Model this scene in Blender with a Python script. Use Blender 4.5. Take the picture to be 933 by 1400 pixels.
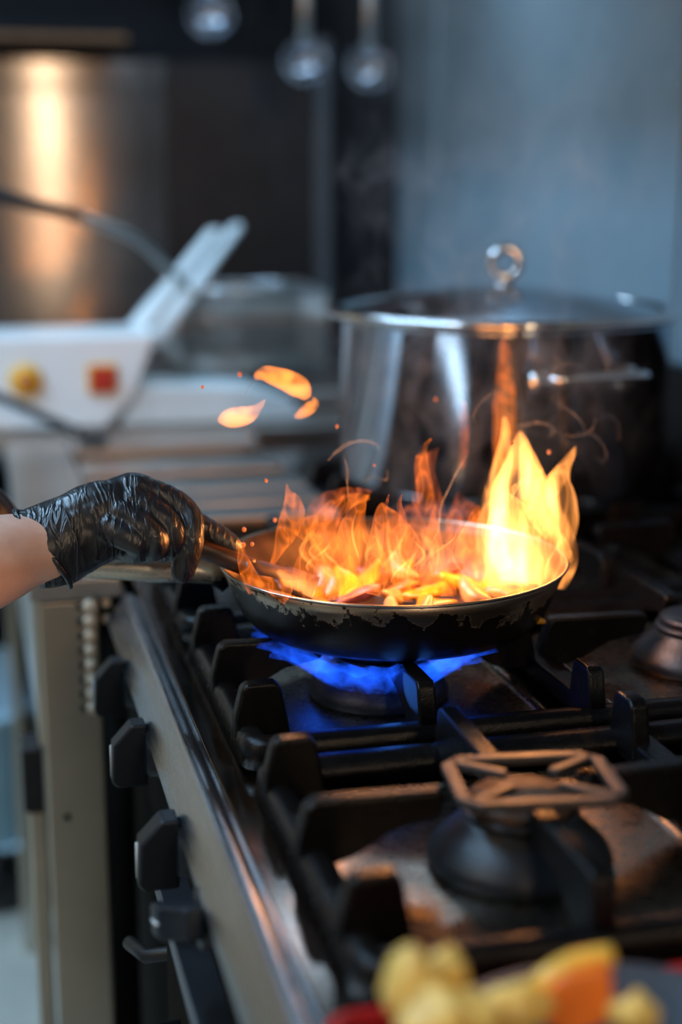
import bpy, bmesh, math, random
from mathutils import Vector, Matrix, noise as mnoise
R = math.radians
random.seed(7)
for o in list(bpy.data.objects):
    bpy.data.objects.remove(o)
scene = bpy.context.scene
COL = scene.collection

# ------------------------------------------------------------------ camera
F_PX, CAM_Z = 2000.0, 1.274
PITCH = math.atan((700 - 245) / F_PX)
YAW = math.atan((466.5 + 55) * math.cos(PITCH) / F_PX)
cam_d = bpy.data.cameras.new('camera')
cam = bpy.data.objects.new('camera', cam_d)
COL.objects.link(cam)
cam.location = (0, 0, CAM_Z)
cam.rotation_euler = (R(90) - PITCH, 0, -YAW)
cam_d.sensor_fit = 'VERTICAL'
cam_d.sensor_height = 36.0
cam_d.lens = 36.0 * F_PX / 1400.0
cam_d.clip_start = 0.01
cam_d.dof.use_dof = True
cam_d.dof.focus_distance = 1.145
cam_d.dof.aperture_fstop = 1.9
scene.camera = cam
FW = Vector((math.sin(YAW) * math.cos(PITCH), math.cos(YAW) * math.cos(PITCH), -math.sin(PITCH)))
RT = Vector((math.cos(YAW), -math.sin(YAW), 0))
UP = RT.cross(FW)


def at(x, y, Y):
    """world point that lies at distance Y down the line of ranges, from measurements on the photograph"""
    d = FW * F_PX + RT * (x - 466.5) - UP * (y - 700)
    return Vector((0, 0, CAM_Z)) + d * (Y / d.y)


# ------------------------------------------------------------------ world, lights, exposure
scene.view_settings.view_transform = 'Standard'
scene.view_settings.look = 'None'
scene.view_settings.gamma = 1.0
scene.view_settings.exposure = 0.0
scene.view_settings.use_curve_mapping = False
scene.cycles.transparent_max_bounces = 96
scene.cycles.max_bounces = 8
scene.cycles.volume_bounces = 0
scene.cycles.sample_clamp_indirect = 4.0
scene.cycles.use_denoising = True
w = bpy.data.worlds.new('world')
scene.world = w
w.use_nodes = True
w.node_tree.nodes['Background'].inputs[0].default_value = (0.55, 0.62, 0.75, 1)
w.node_tree.nodes['Background'].inputs[1].default_value = 0.012


def area(name, loc, target, sx, sy, power, col):
    d = bpy.data.lights.new(name, 'AREA')
    d.shape = 'RECTANGLE'
    d.size, d.size_y, d.energy, d.color = sx, sy, power, col
    o = bpy.data.objects.new(name, d)
    COL.objects.link(o)
    o.location = loc
    o.rotation_euler = (Vector(target) - Vector(loc)).to_track_quat('-Z', 'Y').to_euler()
    return o


WARM, COOL = (1.0, 0.72, 0.45), (0.50, 0.76, 1.0)
area('warm_rear_lamp', (0.44, -0.75, 1.45), (0.14, 2.4, 1.25), 0.06, 1.6, 12, WARM)
area('warm_wall_wash', (-1.75, 0.2, 2.5), (-2.3, 0.4, 1.1), 0.3, 1.2, 36, WARM)  # unseen lamp added to wash the left wall for warm lip reflections
area('cool_hood_lamp', (0.62, 2.55, 1.86), (0.75, 2.6, 0.8), 0.12, 0.9, 4.2, COOL)
area('cool_aisle_fill', (-0.95, 1.5, 2.6), (-0.95, 1.5001, 0.0), 0.25, 2.2, 84, (0.42, 0.70, 1.0))  # unseen lamp added as cool fill, stretched to streak along the front lip

# ------------------------------------------------------------------ materials
def nodes(name):
    m = bpy.data.materials.new(name)
    m.use_nodes = True
    nt = m.node_tree
    return m, nt, nt.nodes['Principled BSDF'], nt.nodes['Material Output']


def N(nt, t, **kw):
    n = nt.nodes.new(t)
    for k, v in kw.items():
        if k in n.inputs.keys():
            n.inputs[k].default_value = v
        else:
            setattr(n, k, v)
    return n


def L(nt, a, b):
    nt.links.new(a, b)


def ramp(nt, fac, stops):
    r = N(nt, 'ShaderNodeValToRGB')
    e = r.color_ramp.elements
    while len(e) < len(stops):
        e.new(0.5)
    for q, (p, c) in zip(e, stops):
        q.position = p
        q.color = (*c, 1) if len(c) == 3 else c
    L(nt, fac, r.inputs[0])
    return r


def coords(nt, scale=(1, 1, 1), rot=(0, 0, 0)):
    tc = N(nt, 'ShaderNodeTexCoord')
    mp = N(nt, 'ShaderNodeMapping')
    mp.inputs['Scale'].default_value = scale
    mp.inputs['Rotation'].default_value = rot
    L(nt, tc.outputs['Object'], mp.inputs[0])
    return mp.outputs[0]


def simple(name, col, rough=0.5, metal=0.0, var=0.15, scale=40, bump=0.0, spec=0.5, bscale=None, **kw):
    m, nt, b, out = nodes(name)
    b.inputs['Roughness'].default_value = rough
    b.inputs['Metallic'].default_value = metal
    b.inputs['Specular IOR Level'].default_value = spec
    v = coords(nt)
    n = N(nt, 'ShaderNodeTexNoise', Scale=scale, Detail=5.0)
    L(nt, v, n.inputs['Vector'])
    c0 = tuple(max(0, c * (1 - var)) for c in col)
    c1 = tuple(min(1, c * (1 + var)) for c in col)
    r = ramp(nt, n.outputs[0], [(0.3, c0), (0.7, c1)])
    L(nt, r.outputs[0], b.inputs['Base Color'])
    if bump:
        n2 = N(nt, 'ShaderNodeTexNoise', Scale=bscale or scale * 6, Detail=4.0)
        L(nt, v, n2.inputs['Vector'])
        bp = N(nt, 'ShaderNodeBump', Strength=bump, Distance=0.002)
        L(nt, n2.outputs[0], bp.inputs['Height'])
        L(nt, bp.outputs[0], b.inputs['Normal'])
    for k, val in kw.items():
        b.inputs[k.replace('_', ' ')].default_value = val
    return m


def steel(name, col, rough, brush=(1, 1, 1), aniso=0.0, arot=0.0, bump=0.12, stain=0.2):
    """brushed stainless steel: fine streaks stretched by the brush scale, cloudy wear, scratches"""
    m, nt, b, out = nodes(name)
    b.inputs['Metallic'].default_value = 1.0
    v = coords(nt, brush)
    n = N(nt, 'ShaderNodeTexNoise', Scale=1.0, Detail=6.0, Roughness=0.7)
    L(nt, v, n.inputs['Vector'])
    v2 = coords(nt)
    n2 = N(nt, 'ShaderNodeTexNoise', Scale=9.0, Detail=6.0)
    L(nt, v2, n2.inputs['Vector'])
    r = ramp(nt, n2.outputs[0], [(0.3, tuple(c * (1 - stain) for c in col)), (0.7, col)])
    L(nt, r.outputs[0], b.inputs['Base Color'])
    mr = N(nt, 'ShaderNodeMapRange')
    mr.inputs['From Min'].default_value = 0.3
    mr.inputs['From Max'].default_value = 0.7
    mr.inputs['To Min'].default_value = rough * 0.8
    mr.inputs['To Max'].default_value = rough * 1.25
    L(nt, n.outputs[0], mr.inputs[0])
    L(nt, mr.outputs[0], b.inputs['Roughness'])
    bp = N(nt, 'ShaderNodeBump', Strength=bump, Distance=0.0004)
    L(nt, n.outputs[0], bp.inputs['Height'])
    L(nt, bp.outputs[0], b.inputs['Normal'])
    if aniso:
        b.inputs['Anisotropic'].default_value = aniso
        b.inputs['Anisotropic Rotation'].default_value = arot
        t = N(nt, 'ShaderNodeCombineXYZ', X=1.0)
        L(nt, t.outputs[0], b.inputs['Tangent'])
    return m


def cast_iron(name):
    m, nt, b, out = nodes(name)
    v = coords(nt)
    n = N(nt, 'ShaderNodeTexNoise', Scale=22.0, Detail=8.0, Roughness=0.65)
    L(nt, v, n.inputs['Vector'])
    r = ramp(nt, n.outputs[0], [(0.35, (0.003, 0.003, 0.0035)), (0.62, (0.005, 0.0045, 0.0045)), (0.80, (0.018, 0.010, 0.006))])
    L(nt, r.outputs[0], b.inputs['Base Color'])
    r2 = ramp(nt, n.outputs[0], [(0.3, (0.17,) * 3), (0.7, (0.32,) * 3)])
    L(nt, r2.outputs[0], b.inputs['Roughness'])
    b.inputs['Specular IOR Level'].default_value = 0.20
    n2 = N(nt, 'ShaderNodeTexNoise', Scale=900.0, Detail=3.0)
    L(nt, v, n2.inputs['Vector'])
    n3 = N(nt, 'ShaderNodeTexNoise', Scale=160.0, Detail=3.0)
    L(nt, v, n3.inputs['Vector'])
    ad = N(nt, 'ShaderNodeMath', operation='ADD')
    L(nt, n2.outputs[0], ad.inputs[0])
    L(nt, n3.outputs[0], ad.inputs[1])
    bp = N(nt, 'ShaderNodeBump', Strength=0.35, Distance=0.0010)
    L(nt, ad.outputs[0], bp.inputs['Height'])
    L(nt, bp.outputs[0], b.inputs['Normal'])
    return m


def pan_metal(name):
    """blackened pan: burnt-on black coat, worn to bare grey steel in a ragged band"""
    m, nt, b, out = nodes(name)
    v = coords(nt)
    n = N(nt, 'ShaderNodeTexNoise', Scale=60.0, Detail=9.0, Roughness=0.66)
    L(nt, v, n.inputs['Vector'])
    big = N(nt, 'ShaderNodeTexNoise', Scale=9.0, Detail=2.0)
    L(nt, v, big.inputs['Vector'])
    sep = N(nt, 'ShaderNodeSeparateXYZ')
    L(nt, v, sep.inputs[0])
    hz = N(nt, 'ShaderNodeMapRange')
    hz.inputs['From Min'].default_value = 0.024
    hz.inputs['From Max'].default_value = 0.050
    L(nt, sep.outputs['Z'], hz.inputs[0])
    a = N(nt, 'ShaderNodeMath', operation='MULTIPLY_ADD')
    L(nt, n.outputs[0], a.inputs[0])
    a.inputs[1].default_value = 1.6
    L(nt, big.outputs[0], a.inputs[2])
    a2 = N(nt, 'ShaderNodeMath', operation='MULTIPLY_ADD')
    L(nt, hz.outputs[0], a2.inputs[0])
    a2.inputs[1].default_value = 0.55
    L(nt, a.outputs[0], a2.inputs[2])
    msk = ramp(nt, a2.outputs[0], [(0.0, (0, 0, 0)), (1.0, (1, 1, 1))])
    k = N(nt, 'ShaderNodeMapRange')
    k.inputs['From Min'].default_value = 1.66
    k.inputs['From Max'].default_value = 1.71
    L(nt, a2.outputs[0], k.inputs[0])
    mix = N(nt, 'ShaderNodeMix', data_type='RGBA')
    mix.inputs['A'].default_value = (0.006, 0.0045, 0.004, 1)
    mix.inputs['B'].default_value = (0.42, 0.335, 0.25, 1)
    L(nt, k.outputs[0], mix.inputs['Factor'])
    L(nt, mix.outputs['Result'], b.inputs['Base Color'])
    L(nt, k.outputs[0], b.inputs['Metallic'])
    b.inputs['Roughness'].default_value = 0.34
    b.inputs['Specular IOR Level'].default_value = 0.22
    bp = N(nt, 'ShaderNodeBump', Strength=0.35, Distance=0.001)
    L(nt, n.outputs[0], bp.inputs['Height'])
    L(nt, bp.outputs[0], b.inputs['Normal'])
    return m


def glove_mat(name):
    m, nt, b, out = nodes(name)
    b.inputs['Base Color'].default_value = (0.012, 0.012, 0.014, 1)
    b.inputs['Roughness'].default_value = 0.36
    b.inputs['Specular IOR Level'].default_value = 0.6
    v = coords(nt, (85, 22, 26), (0, R(24), 0))
    n = N(nt, 'ShaderNodeTexNoise', Scale=1.0, Detail=3.0, Roughness=0.45, Distortion=0.9)
    L(nt, v, n.inputs['Vector'])
    s = N(nt, 'ShaderNodeMath', operation='SUBTRACT')
    L(nt, n.outputs[0], s.inputs[0])
    s.inputs[1].default_value = 0.5
    ab = N(nt, 'ShaderNodeMath', operation='ABSOLUTE')
    L(nt, s.outputs[0], ab.inputs[0])
    pw = ramp(nt, ab.outputs[0], [(0.0, (1, 1, 1)), (0.10, (0.25,) * 3), (0.3, (0, 0, 0))])
    bp = N(nt, 'ShaderNodeBump', Strength=0.45, Distance=0.0018)
    L(nt, pw.outputs[0], bp.inputs['Height'])
    L(nt, bp.outputs[0], b.inputs['Normal'])
    return m


def skin_mat(name):
    m, nt, b, out = nodes(name)
    v = coords(nt)
    n = N(nt, 'ShaderNodeTexNoise', Scale=38.0, Detail=6.0)
    L(nt, v, n.inputs['Vector'])
    r = ramp(nt, n.outputs[0], [(0.3, (0.62, 0.34, 0.25)), (0.7, (0.76, 0.49, 0.38))])
    L(nt, r.outputs[0], b.inputs['Base Color'])
    b.inputs['Roughness'].default_value = 0.5
    b.inputs['Subsurface Weight'].default_value = 0.12
    b.inputs['Subsurface Radius'].default_value = (0.012, 0.004, 0.002)
    n2 = N(nt, 'ShaderNodeTexNoise', Scale=420.0, Detail=2.0)
    L(nt, v, n2.inputs['Vector'])
    bp = N(nt, 'ShaderNodeBump', Strength=0.15, Distance=0.001)
    L(nt, n2.outputs[0], bp.inputs['Height'])
    L(nt, bp.outputs[0], b.inputs['Normal'])
    return m


def wood_dark(name):
    m, nt, b, out = nodes(name)
    v = coords(nt, (25, 160, 160))
    n = N(nt, 'ShaderNodeTexNoise', Scale=1.0, Detail=6.0)
    L(nt, v, n.inputs['Vector'])
    r = ramp(nt, n.outputs[0], [(0.3, (0.010, 0.006, 0.004)), (0.7, (0.085, 0.030, 0.014))])
    L(nt, r.outputs[0], b.inputs['Base Color'])
    b.inputs['Roughness'].default_value = 0.38
    bp = N(nt, 'ShaderNodeBump', Strength=0.4, Distance=0.001)
    L(nt, n.outputs[0], bp.inputs['Height'])
    L(nt, bp.outputs[0], b.inputs['Normal'])
    return m


def flame_mat(name, col, sheet, vol, streak=(48, 48, 17), warp=1.6, lo=0.36, hi=0.72, step=0.3, floor=0.12):
    """fire: gives off light in a thin sheet (streaky filaments) and through its body"""
    m = bpy.data.materials.new(name)
    m.use_nodes = True
    nt = m.node_tree
    nt.nodes.clear()
    out = N(nt, 'ShaderNodeOutputMaterial')
    v = coords(nt, streak)
    n = N(nt, 'ShaderNodeTexNoise', Scale=1.0, Detail=1.0, Roughness=0.4, Distortion=warp)
    L(nt, v, n.inputs['Vector'])
    # filaments: ridges of the noise
    s = N(nt, 'ShaderNodeMath', operation='SUBTRACT')
    L(nt, n.outputs[0], s.inputs[0])
    s.inputs[1].default_value = 0.5
    ab = N(nt, 'ShaderNodeMath', operation='ABSOLUTE')
    L(nt, s.outputs[0], ab.inputs[0])
    rid = ramp(nt, ab.outputs[0], [(0.0, (1, 1, 1)), (0.035, (0.45,) * 3), (0.13, (0.06,) * 3), (0.3, (0.0,) * 3)])
    mu = N(nt, 'ShaderNodeMath', operation='MULTIPLY')
    L(nt, rid.outputs[0], mu.inputs[0])
    mu.inputs[1].default_value = sheet
    em = N(nt, 'ShaderNodeEmission')
    em.inputs[0].default_value = (*col, 1)
    L(nt, mu.outputs[0], em.inputs[1])
    tr = N(nt, 'ShaderNodeBsdfTransparent')
    add = N(nt, 'ShaderNodeAddShader')
    L(nt, em.outputs[0], add.inputs[0])
    L(nt, tr.outputs[0], add.inputs[1])
    if sheet:
        L(nt, add.outputs[0], out.inputs['Surface'])
    # body
    v2 = coords(nt, tuple(q * 0.8 for q in streak))
    n2 = N(nt, 'ShaderNodeTexNoise', Scale=1.0, Detail=0.5, Roughness=0.5, Distortion=warp * 0.7)
    L(nt, v2, n2.inputs['Vector'])
    mr = N(nt, 'ShaderNodeMapRange', interpolation_type='SMOOTHSTEP')
    mr.inputs['From Min'].default_value = lo
    mr.inputs['From Max'].default_value = hi
    mr.inputs['To Min'].default_value = floor * vol
    mr.inputs['To Max'].default_value = vol
    L(nt, n2.outputs[0], mr.inputs[0])
    ev = N(nt, 'ShaderNodeEmission')
    ev.inputs[0].default_value = (*col, 1)
    L(nt, mr.outputs[0], ev.inputs[1])
    L(nt, ev.outputs[0], out.inputs['Volume'])
    m.cycles.emission_sampling = 'NONE'
    try:
        m.cycles.volume_step_rate = step
    except Exception:
        pass
    return m


def glow(name, col, s):
    m, nt, b, out = nodes(name)
    b.inputs['Base Color'].default_value = (*col, 1)
    b.inputs['Emission Color'].default_value = (*col, 1)
    b.inputs['Emission Strength'].default_value = s
    return m


M = {}
M['deck'] = steel('range_deck_steel', (0.21, 0.165, 0.14), 0.11, (30, 900, 900), bump=0.06, stain=0.35)
M['rim'] = steel('rim_steel', (0.40, 0.43, 0.47), 0.27, (900, 12, 900), bump=0.05)
M['tray'] = steel('burner_tray_steel', (0.30, 0.25, 0.20), 0.27, (120, 120, 120), bump=0.02, stain=0.3)
M['panel'] = steel('panel_steel', (0.30, 0.27, 0.26), 0.17, (3, 3, 700), bump=0.02, aniso=0.9, arot=0.25)
M['side'] = steel('side_panel_steel', (0.62, 0.53, 0.42), 0.34, (4, 4, 600), bump=0.05)
M['dark_panel'] = steel('dark_panel_steel', (0.045, 0.043, 0.046), 0.40, (3, 3, 400), bump=0.03)
M['bluewall'] = simple('wall_blue_grey', (0.22, 0.31, 0.37), 0.42, 0.0, 0.10, 3)
M['pot'] = steel('pot_steel', (0.46, 0.51, 0.58), 0.10, (5, 5, 600), bump=0.04, stain=0.3)
M['chrome'] = steel('polished_steel', (0.75, 0.75, 0.76), 0.12, (60, 60, 60), bump=0.02)
M['handle'] = steel('handle_steel', (0.62, 0.56, 0.46), 0.28, (20, 500, 500), bump=0.1)
M['slat'] = steel('slat_steel', (0.58, 0.54, 0.50), 0.32, (10, 700, 700), bump=0.05)
M['iron'] = cast_iron('cast_iron')
M['pan'] = pan_metal('blackened_pan_metal')
M['paninside'] = simple('pan_inside_metal', (0.08, 0.045, 0.025), 0.42, 0.6, 0.4, 60, 0.1)
M['panrim'] = simple('pan_rim_worn_steel', (0.42, 0.34, 0.26), 0.28, 1.0, 0.3, 60)
M['burner'] = simple('burner_black_enamel', (0.007, 0.009, 0.013), 0.42, 0.0, 0.4, 60, 0.25, spec=0.35)
M['cap'] = simple('burner_cap_rusty_iron', (0.10, 0.055, 0.035), 0.55, 0.3, 0.6, 70, 0.4)
M['trivet'] = simple('trivet_worn_iron', (0.050, 0.044, 0.042), 0.40, 0.45, 0.4, 55, 0.25)
M['knob'] = simple('knob_black_plastic', (0.007, 0.011, 0.016), 0.42, 0.0, 0.25, 60, 0.05, spec=0.3)
M['glove'] = glove_mat('black_nitrile')
M['skin'] = skin_mat('skin')
M['wood'] = wood_dark('scorched_wood')
M['white'] = simple('white_enamel', (0.84, 0.88, 0.90), 0.28, 0.0, 0.05, 6)
M['palegrey'] = simple('pale_grey_plastic', (0.66, 0.72, 0.74), 0.40, 0.0, 0.1, 8)
M['yellow'] = simple('yellow_plastic', (0.80, 0.42, 0.02), 0.35, 0.0, 0.1, 20)
M['red'] = simple('red_plastic', (0.50, 0.012, 0.012), 0.30, 0.0, 0.1, 20)
M['amber'] = simple('amber_cap', (0.55, 0.16, 0.03), 0.25, 0.0, 0.1, 20)
M['black'] = simple('black_rubber', (0.012, 0.012, 0.014), 0.5, 0.0, 0.2, 30)
M['blackwall'] = simple('wall_black', (0.008, 0.009, 0.012), 0.6, 0.0, 0.2, 5, spec=0.15)
M['floor'] = simple('floor_grey_tile', (0.42, 0.43, 0.38), 0.4, 0.0, 0.15, 6, 0.05)
M['ceil'] = simple('ceiling_paint', (0.30, 0.30, 0.30), 0.7)
M['paleblue'] = simple('pale_blue_plastic', (0.36, 0.55, 0.66), 0.4, 0.0, 0.08, 8)
M['bronze'] = simple('bronze_edge', (0.16, 0.10, 0.06), 0.4, 0.6)
M['strip'] = steel('strip_steel', (0.16, 0.18, 0.21), 0.4, (3, 3, 400), bump=0.02)
M['front'] = simple('range_front_dark_enamel', (0.014, 0.012, 0.010), 0.9, 0.0, 0.2, 12, spec=0.03)
M['ladle'] = steel('ladle_steel', (0.34, 0.36, 0.40), 0.14, (60, 60, 60), bump=0.02)
M['tan'] = simple('wall_tan_bounce', (0.66, 0.47, 0.29), 0.6)
M['dome_glint'] = simple('dome_pale_highlight', (0.85, 0.70, 0.52), 0.2, 0.0, 0.05, 20)  # pale colour stands in for bright highlights on steel domes
M['wall'] = simple('wall_paint', (0.50, 0.47, 0.43), 0.6)

# ------------------------------------------------------------------ geometry helpers
def obj(name, bm, mat, parent=None, origin=None, smooth=True, bevel=0.0, seg=2, sub=0):
    org = Vector(origin) if origin is not None else (Vector(parent['_o']) if parent is not None and '_o' in parent else Vector((0, 0, 0)))
    bmesh.ops.translate(bm, verts=bm.verts, vec=-org)
    bmesh.ops.recalc_face_normals(bm, faces=bm.faces)
    me = bpy.data.meshes.new(name)
    bm.to_mesh(me)
    bm.free()
    o = bpy.data.objects.new(name, me)
    COL.objects.link(o)
    me.materials.append(mat if not isinstance(mat, str) else M[mat])
    if parent is not None:
        o.parent = parent
        o.location = org - Vector(parent['_o'])
    else:
        o.location = org
    o['_o'] = tuple(org)
    if smooth:
        for p in me.polygons:
            p.use_smooth = True
    if bevel:
        b = o.modifiers.new('bevel', 'BEVEL')
        b.width, b.segments, b.limit_method = bevel, seg, 'ANGLE'
        b.angle_limit = R(40)
        b.harden_normals = True
    if sub:
        s = o.modifiers.new('sub', 'SUBSURF')
        s.levels = s.render_levels = sub
    return o


def tag(o, label=None, cat=None, group=None, kind=None):
    if label: o['label'] = label
    if cat: o['category'] = cat
    if group: o['group'] = group
    if kind: o['kind'] = kind
    return o


def thing(name, label, cat, loc, group=None):
    o = bpy.data.objects.new(name, None)
    COL.objects.link(o)
    o.location = loc
    o.empty_display_size = 0.02
    o['_o'] = tuple(loc)
    return tag(o, label, cat, group)


def box(bm, lo, hi, mtx=None):
    vs = [bm.verts.new((x, y, z)) for x in (lo[0], hi[0]) for y in (lo[1], hi[1]) for z in (lo[2], hi[2])]
    for f in ((0, 1, 3, 2), (4, 6, 7, 5), (0, 4, 5, 1), (2, 3, 7, 6), (0, 2, 6, 4), (1, 5, 7, 3)):
        bm.faces.new([vs[i] for i in f])
    if mtx is not None:
        bmesh.ops.transform(bm, matrix=mtx, verts=vs)
    return vs


def B(*boxes):
    bm = bmesh.new()
    for b in boxes:
        box(bm, *b)
    return bm


def prism(bm, pts, depth_vec):
    """closed polygon (3-D points) pushed along a vector"""
    d = Vector(depth_vec)
    a = [bm.verts.new(Vector(p)) for p in pts]
    b = [bm.verts.new(Vector(p) + d) for p in pts]
    n = len(a)
    bm.faces.new(a[::-1])
    bm.faces.new(b)
    for i in range(n):
        bm.faces.new((a[i], a[(i + 1) % n], b[(i + 1) % n], b[i]))


def lathe(bm, prof, c=(0, 0, 0), n=48, closed=True, axis=None):
    """profile [(r,z)] turned about the vertical through c (axis: matrix to turn it elsewhere)"""
    rings = []
    allv = []
    for r, z in prof:
        if r < 1e-6:
            v = bm.verts.new((0, 0, z))
            rings.append([v])
            allv.append(v)
        else:
            ring = [bm.verts.new((r * math.cos(2 * math.pi * i / n), r * math.sin(2 * math.pi * i / n), z)) for i in range(n)]
            rings.append(ring)
            allv += ring
    for a, b in zip(rings, rings[1:]):
        for i in range(n):
            j = (i + 1) % n
            if len(a) == 1 and len(b) == 1:
                continue
            if len(a) == 1:
                bm.faces.new((a[0], b[i], b[j]))
            elif len(b) == 1:
                bm.faces.new((a[i], a[j], b[0]))
            else:
                bm.faces.new((a[i], a[j], b[j], b[i]))
    if axis is not None:
        bmesh.ops.transform(bm, matrix=axis, verts=allv)
    bmesh.ops.translate(bm, verts=allv, vec=Vector(c))
    return allv


def tube(bm, pts, rad, n=12, caps=True, flat=1.0, up=None):
    """tube through pts; rad a number or a list; flat squeezes the section along the second frame axis"""
    pts = [Vector(p) for p in pts]
    rad = rad if isinstance(rad, (list, tuple)) else [rad] * len(pts)
    rings = []
    ref = Vector(up) if up is not None else None
    prev = None
    for i, p in enumerate(pts):
        t = (pts[min(i + 1, len(pts) - 1)] - pts[max(i - 1, 0)]).normalized()
        if ref is not None:
            a = ref
        elif prev is not None:
            a = prev
        else:
            a = Vector((0, 0, 1)) if abs(t.z) < 0.9 else Vector((1, 0, 0))
        u = (a - t * a.dot(t))
        if u.length < 1e-5:
            u = t.orthogonal()
        u.normalize()
        v = t.cross(u)
        prev = u
        r = rad[i]
        ru, rv = (r if isinstance(r, (tuple, list)) else (r, r * flat))
        rings.append([bm.verts.new(p + u * (ru * math.cos(2 * math.pi * k / n)) + v * (rv * math.sin(2 * math.pi * k / n))) for k in range(n)])
    for a, b in zip(rings, rings[1:]):
        for k in range(n):
            bm.faces.new((a[k], a[(k + 1) % n], b[(k + 1) % n], b[k]))
    if caps:
        bm.faces.new(rings[0][::-1])
        bm.faces.new(rings[-1])
    return rings


def T(pts, rad, **kw):
    bm = bmesh.new()
    tube(bm, pts, rad, **kw)
    return bm


def LA(prof, c=(0, 0, 0), n=48, axis=None):
    bm = bmesh.new()
    lathe(bm, prof, c, n, axis=axis)
    return bm


def spline(pts, k=6):
    """Catmull-Rom through tuples of any length"""
    out = []
    n = len(pts)
    for i in range(n - 1):
        p0, p1, p2, p3 = pts[max(i - 1, 0)], pts[i], pts[i + 1], pts[min(i + 2, n - 1)]
        for s in range(k):
            t = s / k
            out.append(tuple(0.5 * (2 * b + (c - a) * t + (2 * a - 5 * b + 4 * c - d) * t * t + (3 * b - a - 3 * c + d) * t ** 3)
                             for a, b, c, d in zip(p0, p1, p2, p3)))
    out.append(tuple(pts[-1]))
    return out


def rrect(x0, y0, x1, y1, r, k=5):
    pts = []
    for cx, cy, a0 in ((x1 - r, y1 - r, 0), (x0 + r, y1 - r, 90), (x0 + r, y0 + r, 180), (x1 - r, y0 + r, 270)):
        for i in range(k + 1):
            a = R(a0 + 90 * i / k)
            pts.append((cx + r * math.cos(a), cy + r * math.sin(a)))
    return pts


def loop_sweep(bm, loop, prof):
    """closed plan loop [(x,y)], profile [(offset inward, z)] closed around it"""
    n = len(loop)
    P = [Vector((x, y, 0)) for x, y in loop]
    rings = []
    for i in range(n):
        t = (P[(i + 1) % n] - P[i - 1]).normalized()
        nin = Vector((-t.y, t.x, 0))
        rings.append([bm.verts.new(P[i] + nin * o + Vector((0, 0, z))) for o, z in prof])
    m = len(prof)
    for i in range(n):
        a, b = rings[i], rings[(i + 1) % n]
        for k in range(m):
            bm.faces.new((a[k], a[(k + 1) % m], b[(k + 1) % m], b[k]))


def copy_tree(o, delta, parent=None):
    c = o.copy()
    COL.objects.link(c)
    if parent is None:
        c.location = o.location + Vector(delta)
    else:
        c.parent = parent
    for ch in [q for q in bpy.data.objects if q.parent == o]:
        copy_tree(ch, delta, c)
    return c


# ------------------------------------------------------------------ the setting
def struct(name, bm, mat, **kw):
    o = obj(name, bm, mat, **kw)
    o['kind'] = 'structure'
    return o


struct('floor', B(((-3, -2.5, -0.1), (1.2, 3.7, 0))), 'floor', smooth=False)
struct('ceiling', B(((-3, -2.5, 2.8), (1.2, 3.7, 2.9))), 'ceil', smooth=False)
wb = struct('wall_back', B(((1.05, -2.5, 0), (1.2, 3.7, 2.8))), 'bluewall', smooth=False)
for k, y in enumerate((0.85, 2.06, 3.25)):
    obj('panel_seam', B(((1.040, y - 0.014, 0.9), (1.0505, y + 0.014, 2.8))), 'bluewall', parent=wb, bevel=0.003)
struct('wall_far', B(((-0.62, 3.55, 0), (1.05, 3.7, 2.8))), 'blackwall', smooth=False)
struct('wall_aisle', B(((-3, 3.55, 0), (-0.62, 3.7, 2.8))), 'tan', smooth=False)  # unseen wall section, coloured tan to warm the front lip's reflection
struct('wall_left', B(((-2.5, -2.5, 0), (-2.4, 3.7, 2.8))), 'wall', smooth=False)
struct('wall_rear', B(((-3, -2.6, 0), (1.2, -2.5, 2.8))), 'wall', smooth=False)

# unseen housings, added round the aisle fill, wall wash and upright tube lamp
for nm, lab, lo_, hi_ in (('aisle_fill_housing', 'unseen housing added for the cool fill lamp over the aisle', (-1.10, 0.38, 2.61), (-0.80, 2.62, 2.66)),
                          ('wall_wash_housing', 'unseen housing added for the warm lamp washing the left wall', (-2.0, -0.45, 2.54), (-1.5, 0.85, 2.60)),
                          ('upright_light', 'upright tube lamp standing behind the camera', (0.39, -0.83, 0.0), (0.50, -0.77, 2.30))):
    l_ = thing(nm, lab, 'lamp', ((lo_[0] + hi_[0]) / 2, (lo_[1] + hi_[1]) / 2, lo_[2]))
    obj('housing', B((lo_, hi_)), 'ceil', l_, bevel=0.01)
    if nm != 'upright_light':
        obj('stem', T([Vector(((lo_[0] + hi_[0]) / 2, (lo_[1] + hi_[1]) / 2, hi_[2] - 0.01)), Vector(((lo_[0] + hi_[0]) / 2, (lo_[1] + hi_[1]) / 2, 2.8))], 0.01), 'ceil', l_)

# stainless sheets on the far wall
t = thing('steel_wall_panel', 'warm brushed stainless wall panel behind the white fryer', 'wall panel', (0.1, 3.53, 0.8))
obj('sheet', B(((-0.6, 3.51, 0.6), (0.47, 3.55, 1.54))), 'panel', t, smooth=False)
obj('top_bend', B(((-0.6, 3.49, 1.47), (0.47, 3.515, 1.485))), 'panel', t, bevel=0.004)
t = thing('dark_wall_panel', 'dark steel wall panel between the fryer and the corner', 'wall panel', (0.67, 3.53, 0.8))
obj('sheet', B(((0.475, 3.52, 0.6), (0.83, 3.55, 1.54))), 'dark_panel', t, smooth=False)
obj('edge_strip', B(((0.83, 3.505, 0.6), (0.865, 3.55, 1.60))), 'strip', t, bevel=0.003)
t = thing('wall_shelf', 'dark shelf with a warm lit front lip above the steel panel', 'shelf', (-0.2, 3.4, 1.58))
obj('board', B(((-0.6, 3.25, 1.575), (0.36, 3.55, 1.60))), 'blackwall', t, bevel=0.004)
obj('front_lip', B(((-0.6, 3.235, 1.555), (0.36, 3.25, 1.572))), 'bronze', t, bevel=0.004)


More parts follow.
